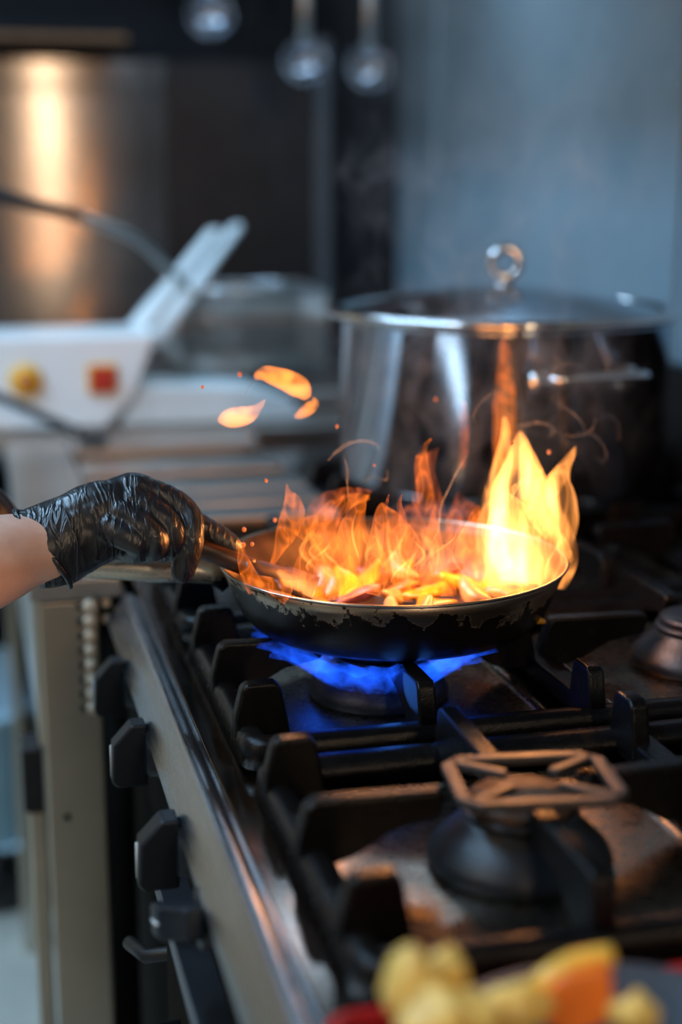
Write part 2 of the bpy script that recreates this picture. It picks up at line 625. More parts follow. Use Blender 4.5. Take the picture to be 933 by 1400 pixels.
# unseen hood, added over the range to block ceiling reflections in the deck
hd_ = thing('hood_blocker', 'unseen dark hood added above the range to block ceiling reflections', 'hood', (0.6, 1.6, 1.95))
bm = bmesh.new()
prism(bm, [(0.05, 0.1, 1.95), (1.04, 0.1, 1.95), (1.04, 0.1, 2.75), (0.55, 0.1, 2.75), (0.05, 0.1, 2.10)], (0, 3.3, 0))
obj('canopy', bm, 'dark_panel', hd_, bevel=0.005)
obj('lamp_housing', B(((0.54, 2.05, 1.870), (0.70, 3.05, 1.95))), 'dark_panel', hd_, bevel=0.004)

# ------------------------------------------------------------------ the range
RX0, RX1 = 0.133, 0.98          # front lip to back edge of the deck
DECK = 0.845
rng = thing('gas_range', 'long stainless gas range with a rounded front lip and black knobs', 'stove', (0.55, 1.4, 0))
RY0, RY1 = 0.30, 1.49
obj('deck', B(((0.1595, RY0, DECK - 0.03), (RX1, 2.36, DECK))), 'deck', rng, bevel=0.002)
# rolled front lip: section in X-Z pushed along Y
sec = []
for i in range(9):
    a = R(165 - 140 * i / 8)
    sec.append((0.1485 + 0.0080 * math.cos(a), 0, 0.8415 + 0.0075 * math.sin(a)))
sec = [(0.1250, 0, 0.819), (0.1250, 0, 0.823), (0.1395, 0, 0.8420)] + sec + [(0.1570, 0, 0.8450), (0.1600, 0, 0.8448), (0.1600, 0, 0.819)]
bm = bmesh.new()
prism(bm, [(x, RY0, z) for x, _, z in sec], (0, RY1 - RY0, 0))
obj('front_lip', bm, 'rim', rng, bevel=0.001)
obj('control_panel', B(((0.142, RY0, 0.70), (0.20, RY1, 0.820))), 'front', rng, bevel=0.002)
obj('body', B(((0.17, RY0, 0.10), (RX1, 2.36, 0.82))), 'front', rng, bevel=0.002)
od = obj('oven_door', B(((0.128, 0.52, 0.20), (0.170, 1.08, 0.735))), 'front', rng, bevel=0.006)
obj('top_edge', B(((0.118, 0.52, 0.726), (0.150, 1.08, 0.742))), 'strip', od, bevel=0.002)
obj('door_handle', T([(0.128, 0.60, 0.640), (0.085, 0.60, 0.640), (0.085, 1.00, 0.640), (0.128, 1.00, 0.640)], 0.009), 'black', od)
obj('oven_latch', T([(0.170, 1.10, 0.655), (0.135, 1.10, 0.650), (0.115, 1.11, 0.644), (0.104, 1.14, 0.642)], 0.006), 'black', rng)
obj('back_splash', B(((0.955, RY0, DECK), (0.98, 2.36, 1.02))), 'dark_panel', rng, bevel=0.003)


KX = 0.142


def knob(y, z, turn):
    """black plastic knob: skirt disc, round body and a bar grip with a slanted pointer end"""
    ax = Matrix.Rotation(R(-90), 4, 'Y')
    k = obj('knob', LA([(0, 0), (0.026, 0), (0.026, 0.004), (0.022, 0.008), (0.0215, 0.016), (0.019, 0.018), (0, 0.018)], (KX, y, z), 32, ax), 'knob', rng, origin=(KX, y, z))
    bm = bmesh.new()
    pts = [(0.134, -0.0275), (0.109, -0.0275), (0.104, -0.022), (0.106, 0.010), (0.122, 0.0275), (0.134, 0.0275)]
    prism(bm, [(px - 0.150, -0.0105, pz) for px, pz in pts], (0, 0.021, 0))
    rot = Matrix.Rotation(R(turn), 4, 'X')
    bmesh.ops.transform(bm, matrix=rot, verts=bm.verts)
    bmesh.ops.translate(bm, verts=bm.verts, vec=(KX, y, z))
    obj('grip', bm, 'knob', k, bevel=0.0025)
    bm = bmesh.new()
    box(bm, (-0.0462, -0.0008, -0.020), (-0.0440, 0.0008, 0.008), rot)
    bmesh.ops.translate(bm, verts=bm.verts, vec=(KX, y, z))
    obj('pointer_line', bm, 'palegrey', k)
    obj('bezel', LA([(0, -0.002), (0.030, -0.002), (0.030, 0.001), (0.024, 0.003), (0, 0.003)], (KX, y, z), 32, ax), 'chrome', rng, origin=(KX, y, z))


for y, turn in ((0.870, 70), (0.975, 4), (1.165, 0), (1.335, 0)):
    knob(y, 0.803, turn)

# burner trays: pressed rounded pans with a raised lip
for cx, cy, hx, hy in ((0.323, 0.825, 0.125, 0.118), (0.623, 0.825, 0.125, 0.118), (0.323, 1.14, 0.125, 0.125), (0.623, 1.14, 0.125, 0.125), (0.623, 1.455, 0.125, 0.12)):
    bm = bmesh.new()
    loop = rrect(cx - hx, cy - hy, cx + hx, cy + hy, 0.035)
    loop_sweep(bm, loop, [(0.0, DECK - 0.001), (0.002, DECK + 0.004), (0.006, DECK + 0.004), (0.012, DECK + 0.001), (0.012, DECK - 0.001)])
    tr = obj('burner_tray', bm, 'tray', rng, origin=(cx, cy, DECK))
    bm = bmesh.new()
    loop = rrect(cx - hx + 0.01, cy - hy + 0.01, cx + hx - 0.01, cy + hy - 0.01, 0.03)
    vs = [bm.verts.new((x, y, DECK + 0.0012)) for x, y in loop]
    bm.faces.new(vs)
    obj('tray_floor', bm, 'tray', tr, smooth=False)


# ------------------------------------------------------------------ burners and grates
def burner(cx, cy, label, mat='cap'):
    b = thing('gas_burner', label, 'burner', (cx, cy, DECK), 'burners set in the range top')
    obj('base', LA([(0, 0.001), (0.058, 0.001), (0.060, 0.006), (0.057, 0.013), (0.046, 0.024), (0.038, 0.031), (0.036, 0.034), (0, 0.034)], (cx, cy, DECK), 48), 'burner', b)
    obj('ring', LA([(0.030, 0.033), (0.037, 0.033), (0.038, 0.036), (0.037, 0.039), (0.030, 0.039), (0.030, 0.033)], (cx, cy, DECK), 48), 'burner', b)
    h = obj('burner_head', LA([(0, 0.033), (0.032, 0.034), (0.033, 0.041), (0, 0.041)], (cx, cy, DECK), 40), mat, b)
    obj('cap', LA([(0, 0.040), (0.034, 0.041), (0.0345, 0.044), (0.031, 0.047), (0.012, 0.048), (0, 0.048)], (cx, cy, DECK), 40), mat, h)
    return b


burner(0.326, 0.815, 'black cone burner with a rusty cap under the small iron trivet')
burner(0.323, 1.14, 'lit burner with blue flame directly under the frying pan', 'burner')
burner(0.623, 1.145, 'unlit black burner behind the frying pan at the right edge', 'burner')

FT, GT = 0.868, 0.900            # top of a grate frame, top of its fingers


def finger(bm, p, d, length, short):
    """upright cast plate from the frame at p along unit d"""
    d = Vector(d)
    s = Vector((-d.y, d.x, 0)) * 0.0075
    if short:
        pr = [(-0.004, FT - 0.012), (-0.004, FT + 0.004), (0.002, GT - 0.004), (0.006, GT), (0.028, GT), (0.033, GT - 0.004), (0.038, FT + 0.002), (0.040, FT - 0.012)]
    else:
        pr = [(-0.004, FT - 0.012), (-0.004, FT + 0.004), (0.002, GT - 0.004), (0.008, GT), (length - 0.004, GT - 0.002), (length, GT - 0.006), (length - 0.004, GT - 0.020), (length * 0.62, GT - 0.026), (length * 0.35, FT - 0.008), (0.02, FT - 0.012)]
    prism(bm, [Vector((p[0], p[1], 0)) + d * a + Vector((0, 0, z)) - s for a, z in pr], s * 2)


def grate(x0, x1, xd, y0, y1, label):
    g = thing('pan_support_grate', label, 'grate', ((x0 + x1) / 2, (y0 + y1) / 2, DECK), 'cast iron grates on the range')
    bm = bmesh.new()
    loop_sweep(bm, rrect(x0, y0, x1, y1, 0.022), [(0.0, DECK + 0.001), (0.003, FT - 0.004), (0.007, FT), (0.018, FT), (0.022, FT - 0.004), (0.023, DECK + 0.001)])
    obj('frame', bm, 'iron', g)
    cells = [(x0, xd), (xd, x1)] if xd else [(x0, x1)]
    if xd:
        obj('divider_bar', B(((xd - 0.011, y0 + 0.015, DECK + 0.004), (xd + 0.011, y1 - 0.015, FT))), 'iron', g, bevel=0.003)
    for a, b in cells:
        ia, ib = a + 0.005, b - 0.008
        cy, cx = (y0 + y1) / 2, (a + b) / 2
        dy = (y1 - y0) / 2 - 0.048
        L1 = (b - a) / 2 - 0.052
        L2 = (y1 - y0) / 2 - 0.052
        for sx, px in ((1, ia), (-1, ib)):
            for k in (-1, 1) if xd is None or abs(px - xd) > 0.03 else ():
                bm = bmesh.new(); finger(bm, (px, cy + k * dy), (sx, 0, 0), 0, True)
                obj('lug', bm, 'iron', g, bevel=0.003)
            bm = bmesh.new(); finger(bm, (px, cy), (sx, 0, 0), L1, False)
            obj('support_finger', bm, 'iron', g, bevel=0.003)
        for sy, py in ((1, y0 + 0.012), (-1, y1 - 0.012)):
            bm = bmesh.new(); finger(bm, (cx, py), (0, sy, 0), L2, False)
            obj('support_finger', bm, 'iron', g, bevel=0.003)
            bm = bmesh.new(); finger(bm, (b - 0.006, py), (0, sy, 0), 0, True)
            obj('lug', bm, 'iron', g, bevel=0.003)
    return g


grate(0.179, 0.770, 0.470, 0.672, 0.976, 'nearest black cast iron grate, carrying the small trivet')
grate(0.179, 0.770, 0.470, 0.996, 1.300, 'black cast iron grate carrying the flaming frying pan')
grate(0.179, 0.770, 0.470, 1.318, 1.615, 'black cast iron grate just beyond the frying pan')
grate(0.440, 0.940, None, 1.640, 1.960, 'farthest cast iron grate, carrying the big steel pot')

# small trivet over the near burner
tv = thing('trivet_ring', 'small worn iron trivet plate with four prongs over the near burner', 'trivet', (0.330, 0.806, GT))
def cham(hx, hy, c):
    return [(hx, -hy + c), (hx, hy - c), (hx - c, hy), (-hx + c, hy), (-hx, hy - c), (-hx, -hy + c), (-hx + c, -hy), (hx - c, -hy)]
bm = bmesh.new()
loop = cham(0.054, 0.040, 0.013)
loop_sweep(bm, loop, [(0, GT + 0.001), (0, GT + 0.007), (0.009, GT + 0.007), (0.009, GT + 0.001)])
rz = Matrix.Rotation(-R(8), 4, 'Z')
bmesh.ops.transform(bm, matrix=Matrix.Translation((0.330, 0.806, 0)) @ rz, verts=bm.verts)
obj('rim', bm, 'trivet', tv, bevel=0.0015)
for sx in (-1, 1):
    for sy in (-1, 1):
        bm = bmesh.new()
        a = Vector((sx * 0.046, sy * 0.032, 0)); b2 = Vector((sx * 0.015, sy * 0.010, 0))
        d = (b2 - a).normalized(); s = Vector((-d.y, d.x, 0)) * 0.0035
        prism(bm, [a - s + Vector((0, 0, GT + 0.0015)), b2 - s + Vector((0, 0, GT + 0.0015)), b2 + s + Vector((0, 0, GT + 0.0015)), a + s + Vector((0, 0, GT + 0.0015))], (0, 0, 0.0055))
        bmesh.ops.transform(bm, matrix=Matrix.Translation((0.330, 0.806, 0)) @ rz, verts=bm.verts)
        obj('prong', bm, 'trivet', tv, bevel=0.001)

# ------------------------------------------------------------------ frying pan
PC = Vector((0.343, 1.168, GT + 0.0005))
RIM = 0.149
pan = thing('frying_pan', 'blackened steel frying pan full of flames on the range', 'pan', PC)
prof_o = [(0, 0), (0.106, 0), (0.116, 0.002), (0.124, 0.007), (0.132, 0.017), (0.139, 0.032), (0.144, 0.046), (RIM, 0.056)]
prof_i = [(RIM - 0.0025, 0.056), (0.1415, 0.046), (0.1365, 0.032), (0.129, 0.018), (0.121, 0.009), (0.110, 0.0045), (0, 0.004)]
obj('body', LA(prof_o + [(RIM - 0.0012, 0.0565)], PC, 96), 'pan', pan)
obj('inner_surface', LA([(RIM - 0.0012, 0.0565)] + prof_i, PC, 96), 'paninside', pan)
bm = bmesh.new()
lathe(bm, [(RIM - 0.0022, 0.0558), (RIM - 0.0014, 0.0574), (RIM + 0.0002, 0.0576), (RIM + 0.0010, 0.0562), (RIM - 0.0004, 0.0548), (RIM - 0.0022, 0.0558)], PC, 96)
obj('rim', bm, 'panrim', pan)
hd = [PC + Vector((-0.143, 0.030, 0.046)), at(296, 782, 1.200), at(270, 781, 1.202), at(200, 779, 1.206), at(130, 774, 1.212), at(30, 768, 1.22), at(-20, 764, 1.225)]
h = obj('handle', T([Vector(q) for q in spline([tuple(p) for p in hd], 6)], 0.0105, n=16, flat=0.75), 'handle', pan)
obj('bracket', T([PC + Vector((-0.136, 0.029, 0.036)), PC + Vector((-0.150, 0.033, 0.050)), PC + Vector((-0.172, 0.036, 0.063))], [0.012, 0.014, 0.013], n=12, flat=0.7), 'pan', h)
for k in (-1, 1):
    obj('rivet', LA([(0, 0.004), (0.003, 0.003), (0.0045, 0), (0, -0.001)], PC + Vector((-0.1335, 0.030 + k * 0.012, 0.036)), 12, Matrix.Rotation(R(70), 4, 'Y')), 'chrome', h)

# ------------------------------------------------------------------ vegetables in the pan
def lump(rx, ry, rz, seed, bend=0.0, ns=26.0, amp=0.28):
    bm = bmesh.new()
    bmesh.ops.create_icosphere(bm, subdivisions=3, radius=1.0)
    for v in bm.verts:
        p = v.co.copy()
        k = 1 + amp * mnoise.noise(p * 1.3 + Vector((seed * 3.1, seed, 0)))
        v.co = Vector((p.x * rx * k, p.y * ry * k + bend * p.x * p.x * rx, p.z * rz * k))
    return bm


veg = [simple('onion_flesh', (0.36, 0.20, 0.09), 0.3, 0, 0.25, 60), simple('yellow_pepper', (0.45, 0.21, 0.012), 0.25, 0, 0.25, 60),
       simple('red_onion', (0.16, 0.05, 0.07), 0.3, 0, 0.4, 90), simple('carrot', (0.42, 0.11, 0.02), 0.3, 0, 0.2, 60)]
names = [('onion_slice', 'pale onion slice frying among the flames in the pan', 'onion'), ('pepper_strip', 'yellow pepper strip frying among the flames in the pan', 'pepper'),
         ('red_onion_slice', 'purple red onion slice frying among the flames in the pan', 'onion'), ('carrot_slice', 'orange carrot slice frying among the flames in the pan', 'carrot')]
protos = []
for q in range(4):
    bm = lump((0.020, 0.026, 0.021, 0.017)[q], (0.008, 0.009, 0.009, 0.012)[q], (0.006, 0.006, 0.006, 0.006)[q], q + 1, 0.35 if q != 3 else 0)
    protos.append(obj(names[q][0], bm, veg[q]))
i = 0
used = [False] * 4
for ring, cnt in ((0.105, 17), (0.072, 12), (0.036, 6), (0.0, 1)):
    for k in range(cnt):
        a = 2 * math.pi * (k + 0.4 * random.random()) / cnt
        r = ring + random.uniform(-0.006, 0.006)
        q = (0, 1, 3, 1, 2, 0, 1)[i % 7]
        o = protos[q]
        if used[q]:
            o = protos[q].copy()
            COL.objects.link(o)
        used[q] = True
        lift = 0.012 if ring > 0.09 else 0.020
        o.location = PC + Vector((r * math.cos(a), r * math.sin(a), 0.006 + lift * random.uniform(0.5, 1.2)))
        o.rotation_euler = (random.uniform(-0.6, 0.6), random.uniform(-0.5, 0.5), random.uniform(0, 6.28))
        tag(o, names[q][1], names[q][2], 'vegetables frying in the pan')
        i += 1

# ------------------------------------------------------------------ steel pot with lid
TC = Vector((0.655, 1.742, GT + 0.001))
pot = thing('stock_pot', 'big polished steel cooking pot behind the flaming pan', 'pot', TC)
PR, PH = 0.205, 0.205
obj('body', LA([(0, 0), (PR - 0.012, 0), (PR - 0.003, 0.004), (PR, 0.012), (PR, PH - 0.004), (PR + 0.005, PH), (PR - 0.003, PH + 0.001), (PR - 0.004, PH - 0.006), (PR - 0.004, 0.01), (0, 0.006)], TC, 96), 'pot', pot)
for ang in (-84, 96):
    a = R(ang)
    rd, tg = Vector((math.cos(a), math.sin(a), 0)), Vector((-math.sin(a), math.cos(a), 0))
    z = Vector((0, 0, 0.150))
    pts = [TC + z + tg * -0.055 + rd * (PR - 0.002), TC + z + tg * -0.058 + rd * (PR + 0.026) + Vector((0, 0, 0.004)), TC + z + tg * -0.045 + rd * (PR + 0.042) + Vector((0, 0, 0.008)),
           TC + z + tg * 0.045 + rd * (PR + 0.042) + Vector((0, 0, 0.008)), TC + z + tg * 0.058 + rd * (PR + 0.026) + Vector((0, 0, 0.004)), TC + z + tg * 0.055 + rd * (PR - 0.002)]
    lh = obj('loop_handle', T([Vector(q) for q in spline([tuple(p) for p in pts], 5)], 0.0065, n=12), 'chrome', pot)
    for s in (-1, 1):
        obj('mount', LA([(0, 0), (0.016, 0), (0.016, 0.003), (0.010, 0.006), (0, 0.007)], TC + z + tg * 0.055 * s + rd * (PR - 0.001), 20, Matrix.Rotation(a, 4, 'Z') @ Matrix.Rotation(R(90), 4, 'Y')), 'chrome', lh)
lid = thing('pot_lid', 'domed steel lid with a round loop knob on the big pot', 'lid', TC + Vector((0, 0, PH + 0.002)))
LC = TC + Vector((0, 0, PH + 0.002))
obj('dome', LA([(PR - 0.002, 0.006), (PR - 0.03, 0.012), (PR - 0.08, 0.024), (0.06, 0.033), (0, 0.036), (0, 0.034), (0.06, 0.031), (PR - 0.08, 0.022), (PR - 0.03, 0.010), (PR - 0.002, 0.004), (PR - 0.002, 0.006)], LC, 96), 'pot', lid)
obj('rim', LA([(PR - 0.006, 0.000), (PR + 0.014, 0.000), (PR + 0.019, 0.003), (PR + 0.019, 0.009), (PR + 0.014, 0.012), (PR - 0.004, 0.010), (PR - 0.006, 0.000)], LC, 96), 'chrome', lid)
kb = obj('knob', LA([(0, 0.034), (0.013, 0.034), (0.012, 0.039), (0.007, 0.042), (0.006, 0.046), (0, 0.047)], LC, 24), 'chrome', lid)
ring = [LC + Vector((0, 0, 0.064)) + RT * (0.0175 * math.cos(2 * math.pi * k / 28)) + Vector((0, 0, 0.0175 * math.sin(2 * math.pi * k / 28))) for k in range(29)]
obj('loop', T(ring, 0.0062, n=10, caps=False), 'chrome', kb)

# ------------------------------------------------------------------ slatted steel worktop beyond the grates
sw = thing('slatted_worktop', 'steel worktop of wide slats between the range and the fryer', 'worktop', (0.30, 2.0, DECK))
obj('frame', B(((0.150, 1.70, DECK), (0.158, 2.35, 0.862)), ((0.425, 1.70, DECK), (0.433, 2.35, 0.862))), 'dark_panel', sw)
for y0, y1 in ((1.725, 1.795), (1.812, 1.885), (1.897, 1.985), (2.035, 2.130), (2.235, 2.335)):
    obj('slat', B(((0.145, y0, 0.858), (0.436, y1, 0.870))), 'slat', sw, bevel=0.003)

# neighbouring equipment stand that sticks out in front of the range
es = thing('equipment_stand', 'steel equipment stand with a vented side panel left of the range knobs', 'cabinet', (0.10, 1.9, 0))
obj('side_panel', B(((0.056, 1.50, 0.05), (0.118, 1.515, 0.842))), 'side', es, bevel=0.003)
obj('shade_strip', B(((0.119, 1.508, 0.05), (0.149, 1.516, 0.842))), 'front', es)  # dark strip standing in for the shaded right part of the side panel
obj('upper_box', B(((0.050, 1.517, 0.675), (0.149, 2.355, 0.842))), 'side', es, bevel=0.004)
obj('top', B(((0.046, 1.50, 0.843), (0.143, 2.36, 0.866))), 'slat', es, bevel=0.003)
obj('leg', B(((0.036, 1.52, 0.0), (0.054, 1.55, 0.60))), 'side', es, bevel=0.003)
obj('leg', B(((0.036, 2.30, 0.0), (0.054, 2.33, 0.675))), 'side', es, bevel=0.003)
obj('bumper', B(((0.030, 1.519, 0.60), (0.053, 1.57, 0.674))), 'black', es, bevel=0.003)
obj('screw', LA([(0, 0), (0.004, 0), (0.003, 0.002), (0, 0.002)], (0.075, 1.4985, 0.60), 12, Matrix.Rotation(R(90), 4, 'X')), 'dark_panel', es)
dome = None
for k in range(8):
    p = (0.1075, 1.500, 0.836 - 0.0162 * k)
    if dome is None:
        dome = obj('vent_dome', LA([(0.0070, 0), (0.0066, 0.003), (0.0048, 0.0050), (0, 0.0056)], p, 16, Matrix.Rotation(R(90), 4, 'X')), 'dome_glint', es, origin=p)
        slot = obj('vent_slot', B(((0.0945, 1.498, 0.832), (0.1000, 1.501, 0.840))), 'black', es, origin=p)
    else:
        for src in (dome, slot):
            c = src.copy(); COL.objects.link(c)
            c.location = Vector(p) - es.location
for z in (0.836, 0.818, 0.742):
    p = (0.126, 1.508, z)
    c = dome.copy(); COL.objects.link(c); c.location = Vector(p) - es.location; c.scale = (0.75,) * 3

# steel counter at the far end
ct = thing('steel_counter', 'long steel counter along the far wall under the fryer', 'counter', (0.5, 2.9, 0))
obj('top', B(((-0.24, 2.38, 0.84), (1.03, 3.50, 0.868))), 'slat', ct, bevel=0.004)
obj('cabinet', B(((0.16, 2.42, 0.05), (1.02, 3.49, 0.838))), 'dark_panel', ct, bevel=0.003)
obj('leg', B(((-0.238, 2.383, 0), (-0.210, 2.405, 0.84))), 'side', ct, bevel=0.003)
obj('leg', B(((0.078, 2.44, 0), (0.112, 2.48, 0.84))), 'side', ct, bevel=0.003)

# ------------------------------------------------------------------ white fryer with its basket
FY = 2.42
fr = thing('countertop_fryer', 'white countertop fryer with a yellow knob and a red switch', 'fryer', (0.2, FY, 0.868))
bm = bmesh.new()
prism(bm, [(-0.20, FY, 0.872), (0.215, FY, 0.872), (0.262, FY, 0.92), (0.305, FY, 1.028), (-0.20, FY, 1.028)], (0, 0.15, 0))
obj('control_head', bm, 'white', fr, bevel=0.010, seg=3)
bm = bmesh.new()
prism(bm, [(0.235, FY + 0.01, 0.870), (0.56, FY + 0.01, 0.870), (0.53, FY + 0.01, 0.905), (0.46, FY + 0.01, 0.930), (0.272, FY + 0.01, 0.940)], (0, 0.13, 0))
obj('tank_front', bm, 'palegrey', fr, bevel=0.008, seg=3)
obj('tank', B(((0.28, FY + 0.14, 0.870), (0.66, FY + 0.45, 0.90))), 'slat', fr, bevel=0.006)
p = at(35, 520, FY)
ax = Matrix.Rotation(R(90), 4, 'X')
k = obj('dial', LA([(0, 0), (0.027, 0), (0.027, 0.008), (0.024, 0.012), (0, 0.013)], p, 32, ax), 'yellow', fr, origin=p)
obj('dial_centre', LA([(0, 0.012), (0.014, 0.012), (0.013, 0.018), (0, 0.019)], p, 24, ax), 'amber', k)
p = at(140, 518, FY)
k = obj('switch_bezel', B((tuple(p + Vector((-0.025, -0.006, -0.025))), tuple(p + Vector((0.025, 0.004, 0.025))))), 'yellow', fr, bevel=0.004)
obj('switch', B((tuple(p + Vector((-0.020, -0.013, -0.021))), tuple(p + Vector((0.020, -0.003, 0.021))))), 'red', k, bevel=0.004)

bk = thing('fryer_basket', 'wire fryer basket with a wide pale two-bar handle', 'basket', tuple(at(340, 520, 2.62)))
a0, a1 = at(238, 395, 2.60), at(448, 400, 2.60)
zb = at(340, 505, 2.60).z
x0, x1, zt = a0.x, a1.x, a0.z - 0.004
bm = bmesh.new()
loopf = lambda z, i: [(x0 + i, 2.60 + i, z), (x1 - i, 2.60 + i, z), (x1 - i, 2.80 - i, z), (x0 + i, 2.80 - i, z), (x0 + i, 2.60 + i, z)]
obj('rim', T([Vector(q) for q in loopf(zt, 0)], 0.0045, n=8), 'chrome', bk)
obj('corner_post', T([Vector((x0, 2.60, zt)), Vector((x0 + 0.01, 2.61, zb))], 0.006, n=8), 'chrome', bk)
bm = bmesh.new()
for j in range(12):
    z = zt - (zt - zb) * (j + 1) / 12
    i = 0.010 * (j + 1) / 12
    tube(bm, [Vector(q) for q in loopf(z, i)], 0.0011, n=4)
n = 26
for j in range(n + 1):
    x = x0 + (x1 - x0) * j / n
    for y, yb in ((2.60, 2.61), (2.80, 2.79)):
        tube(bm, [Vector((x, y, zt)), Vector((x, yb, zb))], 0.0011, n=4)
for j in range(22):
    y = 2.60 + 0.2 * j / 21
    for x, xb in ((x0, x0 + 0.01), (x1, x1 - 0.01)):
        tube(bm, [Vector((x, y, zt)), Vector((xb, y, zb))], 0.0011, n=4)
    tube(bm, [Vector((x0 + 0.01, y, zb)), Vector((x1 - 0.01, y, zb))], 0.0011, n=4)
o = obj('wire_mesh', bm, 'slat', bk)
o['kind'] = 'stuff'
for xa, xb, yb, Yb in ((172, 292, 318, 2.70), (205, 322, 312, 2.74)):
    pts = [at(xa, 470, 2.575), at(xa + (xb - xa) * 0.5, 392, 2.60), at(xb, yb, Yb)]
    obj('handle_bar', T([Vector(q) for q in spline([tuple(p) for p in pts], 5)], 0.019, n=16, flat=0.55, up=(1, 0, 0.75)), 'palegrey', bk, bevel=0.003)

sk = thing('skimmer', 'long skimmer with a black grip and steel shaft leaning on the fryer', 'utensil', tuple(at(225, 400, 2.5)))
pts = [at(-160, 240, 2.36), at(0, 268, 2.40), at(110, 296, 2.45)]
obj('grip', T(pts, [0.012, 0.012, 0.010], n=14), 'black', sk)
pts = [at(108, 295, 2.45), at(150, 311, 2.47), at(185, 326, 2.49), at(205, 343, 2.51), at(235, 372, 2.55), at(262, 400, 2.585)]
obj('shaft', T([Vector(q) for q in spline([tuple(p) for p in pts], 4)], 0.008, n=10, flat=0.6), 'slat', sk)
c = at(285, 425, 2.66)
obj('bowl', LA([(0, -0.03), (0.03, -0.026), (0.05, -0.012), (0.056, 0), (0.054, 0), (0.048, -0.011), (0.029, -0.024), (0, -0.028)], c, 28), 'slat', sk)

sp = thing('serving_spoon', 'dark serving spoon resting across the steel stand before the fryer', 'utensil', tuple(at(130, 600, 2.28)))
pts = [at(-120, 500, 2.34), at(0, 543, 2.33), at(60, 570, 2.31), at(110, 592, 2.30)]
obj('handle', T([Vector(q) for q in spline([tuple(p) for p in pts], 4)], 0.008, n=10), 'black', sp)
obj('bowl', LA([(0, -0.012), (0.018, -0.010), (0.030, 0), (0.028, 0), (0.017, -0.008), (0, -0.010)], at(128, 598, 2.29), 20), 'black', sp)

# ------------------------------------------------------------------ ladles on a rail
rl = thing('utensil_rail', 'dark rail over the far counter from which ladles hang', 'rail', (0.68, 3.0, 1.86))
obj('bar', T([Vector((0.25, 3.0, 1.90)), Vector((1.05, 3.0, 1.90))], 0.008), 'black', rl)
for x in (0.28, 1.0):
    obj('bracket', T([Vector((x, 3.0, 1.90)), Vector((x, 3.56, 1.90))], 0.007), 'black', rl)


def ladle(px, py, label, r):
    c = at(px, py, 2.98)
    l = thing('ladle', label, 'ladle', tuple(c), 'ladles hanging from the rail')
    prof = [(0, -r)] + [(r * math.sin(R(a)), -r * math.cos(R(a))) for a in (20, 40, 60, 78, 90)] + [((r - 0.002) * math.sin(R(a)), -(r - 0.002) * math.cos(R(a))) for a in (90, 70, 50, 25)] + [(0, -r + 0.002)]
    obj('bowl', LA(prof, c, 32, Matrix.Rotation(R(70), 4, 'X')), 'ladle', l)
    top = Vector((c.x + 0.004, 2.985, 1.885))
    obj('handle', T([c + Vector((0, 0.004, r * 0.9)), c + Vector((0.001, 0.004, 0.12)), top], [0.011, 0.010, 0.009], n=10, flat=0.3, up=(1, 0, 0)), 'slat', l)
    hook = [top + Vector((0, 0.015 - 0.015 * math.cos(R(a)), 0.015 * math.sin(R(a)) + 0.012)) for a in range(0, 200, 20)]
    obj('hook', T([top - Vector((0, 0, 0.01))] + hook, 0.004, n=8), 'chrome', l)


ladle(288, 20, 'steel ladle hanging highest, nearest the warm lit shelf', 0.046)
ladle(418, 84, 'middle steel ladle hanging between the two others', 0.045)
ladle(506, 92, 'steel ladle hanging closest to the blue grey wall', 0.046)

# ------------------------------------------------------------------ things down the aisle
dl = thing('crate_dolly', 'pale blue plastic crate on black casters down the aisle', 'crate', (-0.16, 2.6, 0))
bm = bmesh.new()
loop_sweep(bm, rrect(-0.42, 2.42, 0.055, 2.80, 0.04), [(0.012, 0.13), (0, 0.37), (-0.012, 0.37), (-0.012, 0.385), (0.014, 0.385), (0.024, 0.14), (0.024, 0.13)])
obj('crate_walls', bm, 'paleblue', dl)
obj('crate_floor', B(((-0.41, 2.43, 0.128), (0.045, 2.79, 0.14))), 'paleblue', dl, bevel=0.004)
for x, y in ((0.0, 2.46), (-0.36, 2.46), (0.0, 2.74), (-0.36, 2.74)):
    w_ = obj('caster_wheel', LA([(0, -0.016), (0.030, -0.016), (0.046, -0.012), (0.050, 0), (0.046, 0.012), (0.030, 0.016), (0, 0.016)], (x, y, 0.051), 28, Matrix.Rotation(R(90), 4, 'X') @ Matrix.Rotation(R(0), 4, 'Z')), 'black', dl, origin=(x, y, 0.051))
    obj('fork', B(((x - 0.02, y - 0.024, 0.05), (x + 0.02, y - 0.018, 0.128)), ((x - 0.02, y + 0.018, 0.05), (x + 0.02, y + 0.024, 0.128)), ((x - 0.02, y - 0.024, 0.118), (x + 0.02, y + 0.024, 0.128))), 'dark_panel', w_)
fg = thing('steel_fridge', 'blue grey steel refrigerator at the far end of the aisle', 'refrigerator', (-0.29, 3.25, 0))
obj('body', B(((-0.6, 3.02, 0.02), (0.02, 3.5, 0.83))), 'paleblue', fg, bevel=0.01)
obj('door', B(((-0.28, 3.0, 0.12), (0.01, 3.02, 0.81))), 'paleblue', fg, bevel=0.006)
obj('door', B(((-0.59, 3.0, 0.12), (-0.30, 3.02, 0.81))), 'paleblue', fg, bevel=0.006)
p = at(15, 830, 2.99)
obj('indicator_button', LA([(0, 0), (0.012, 0), (0.011, 0.008), (0, 0.010)], (-0.005, 3.0, p.z), 16, ax), 'red', fg)

# red cloth folded over the oven handle
cl = T([Vector((0.085, 0.615, 0.640)), Vector((0.085, 0.905, 0.640))], 0.013, n=16)
for x in (0.074, 0.095):
    box(cl, (x - 0.003, 0.62, 0.44), (x + 0.003, 0.90, 0.640))
tag(obj('red_cloth', cl, 'red', origin=(0.085, 0.76, 0.44)), 'red cloth hung over the oven door handle', 'cloth')

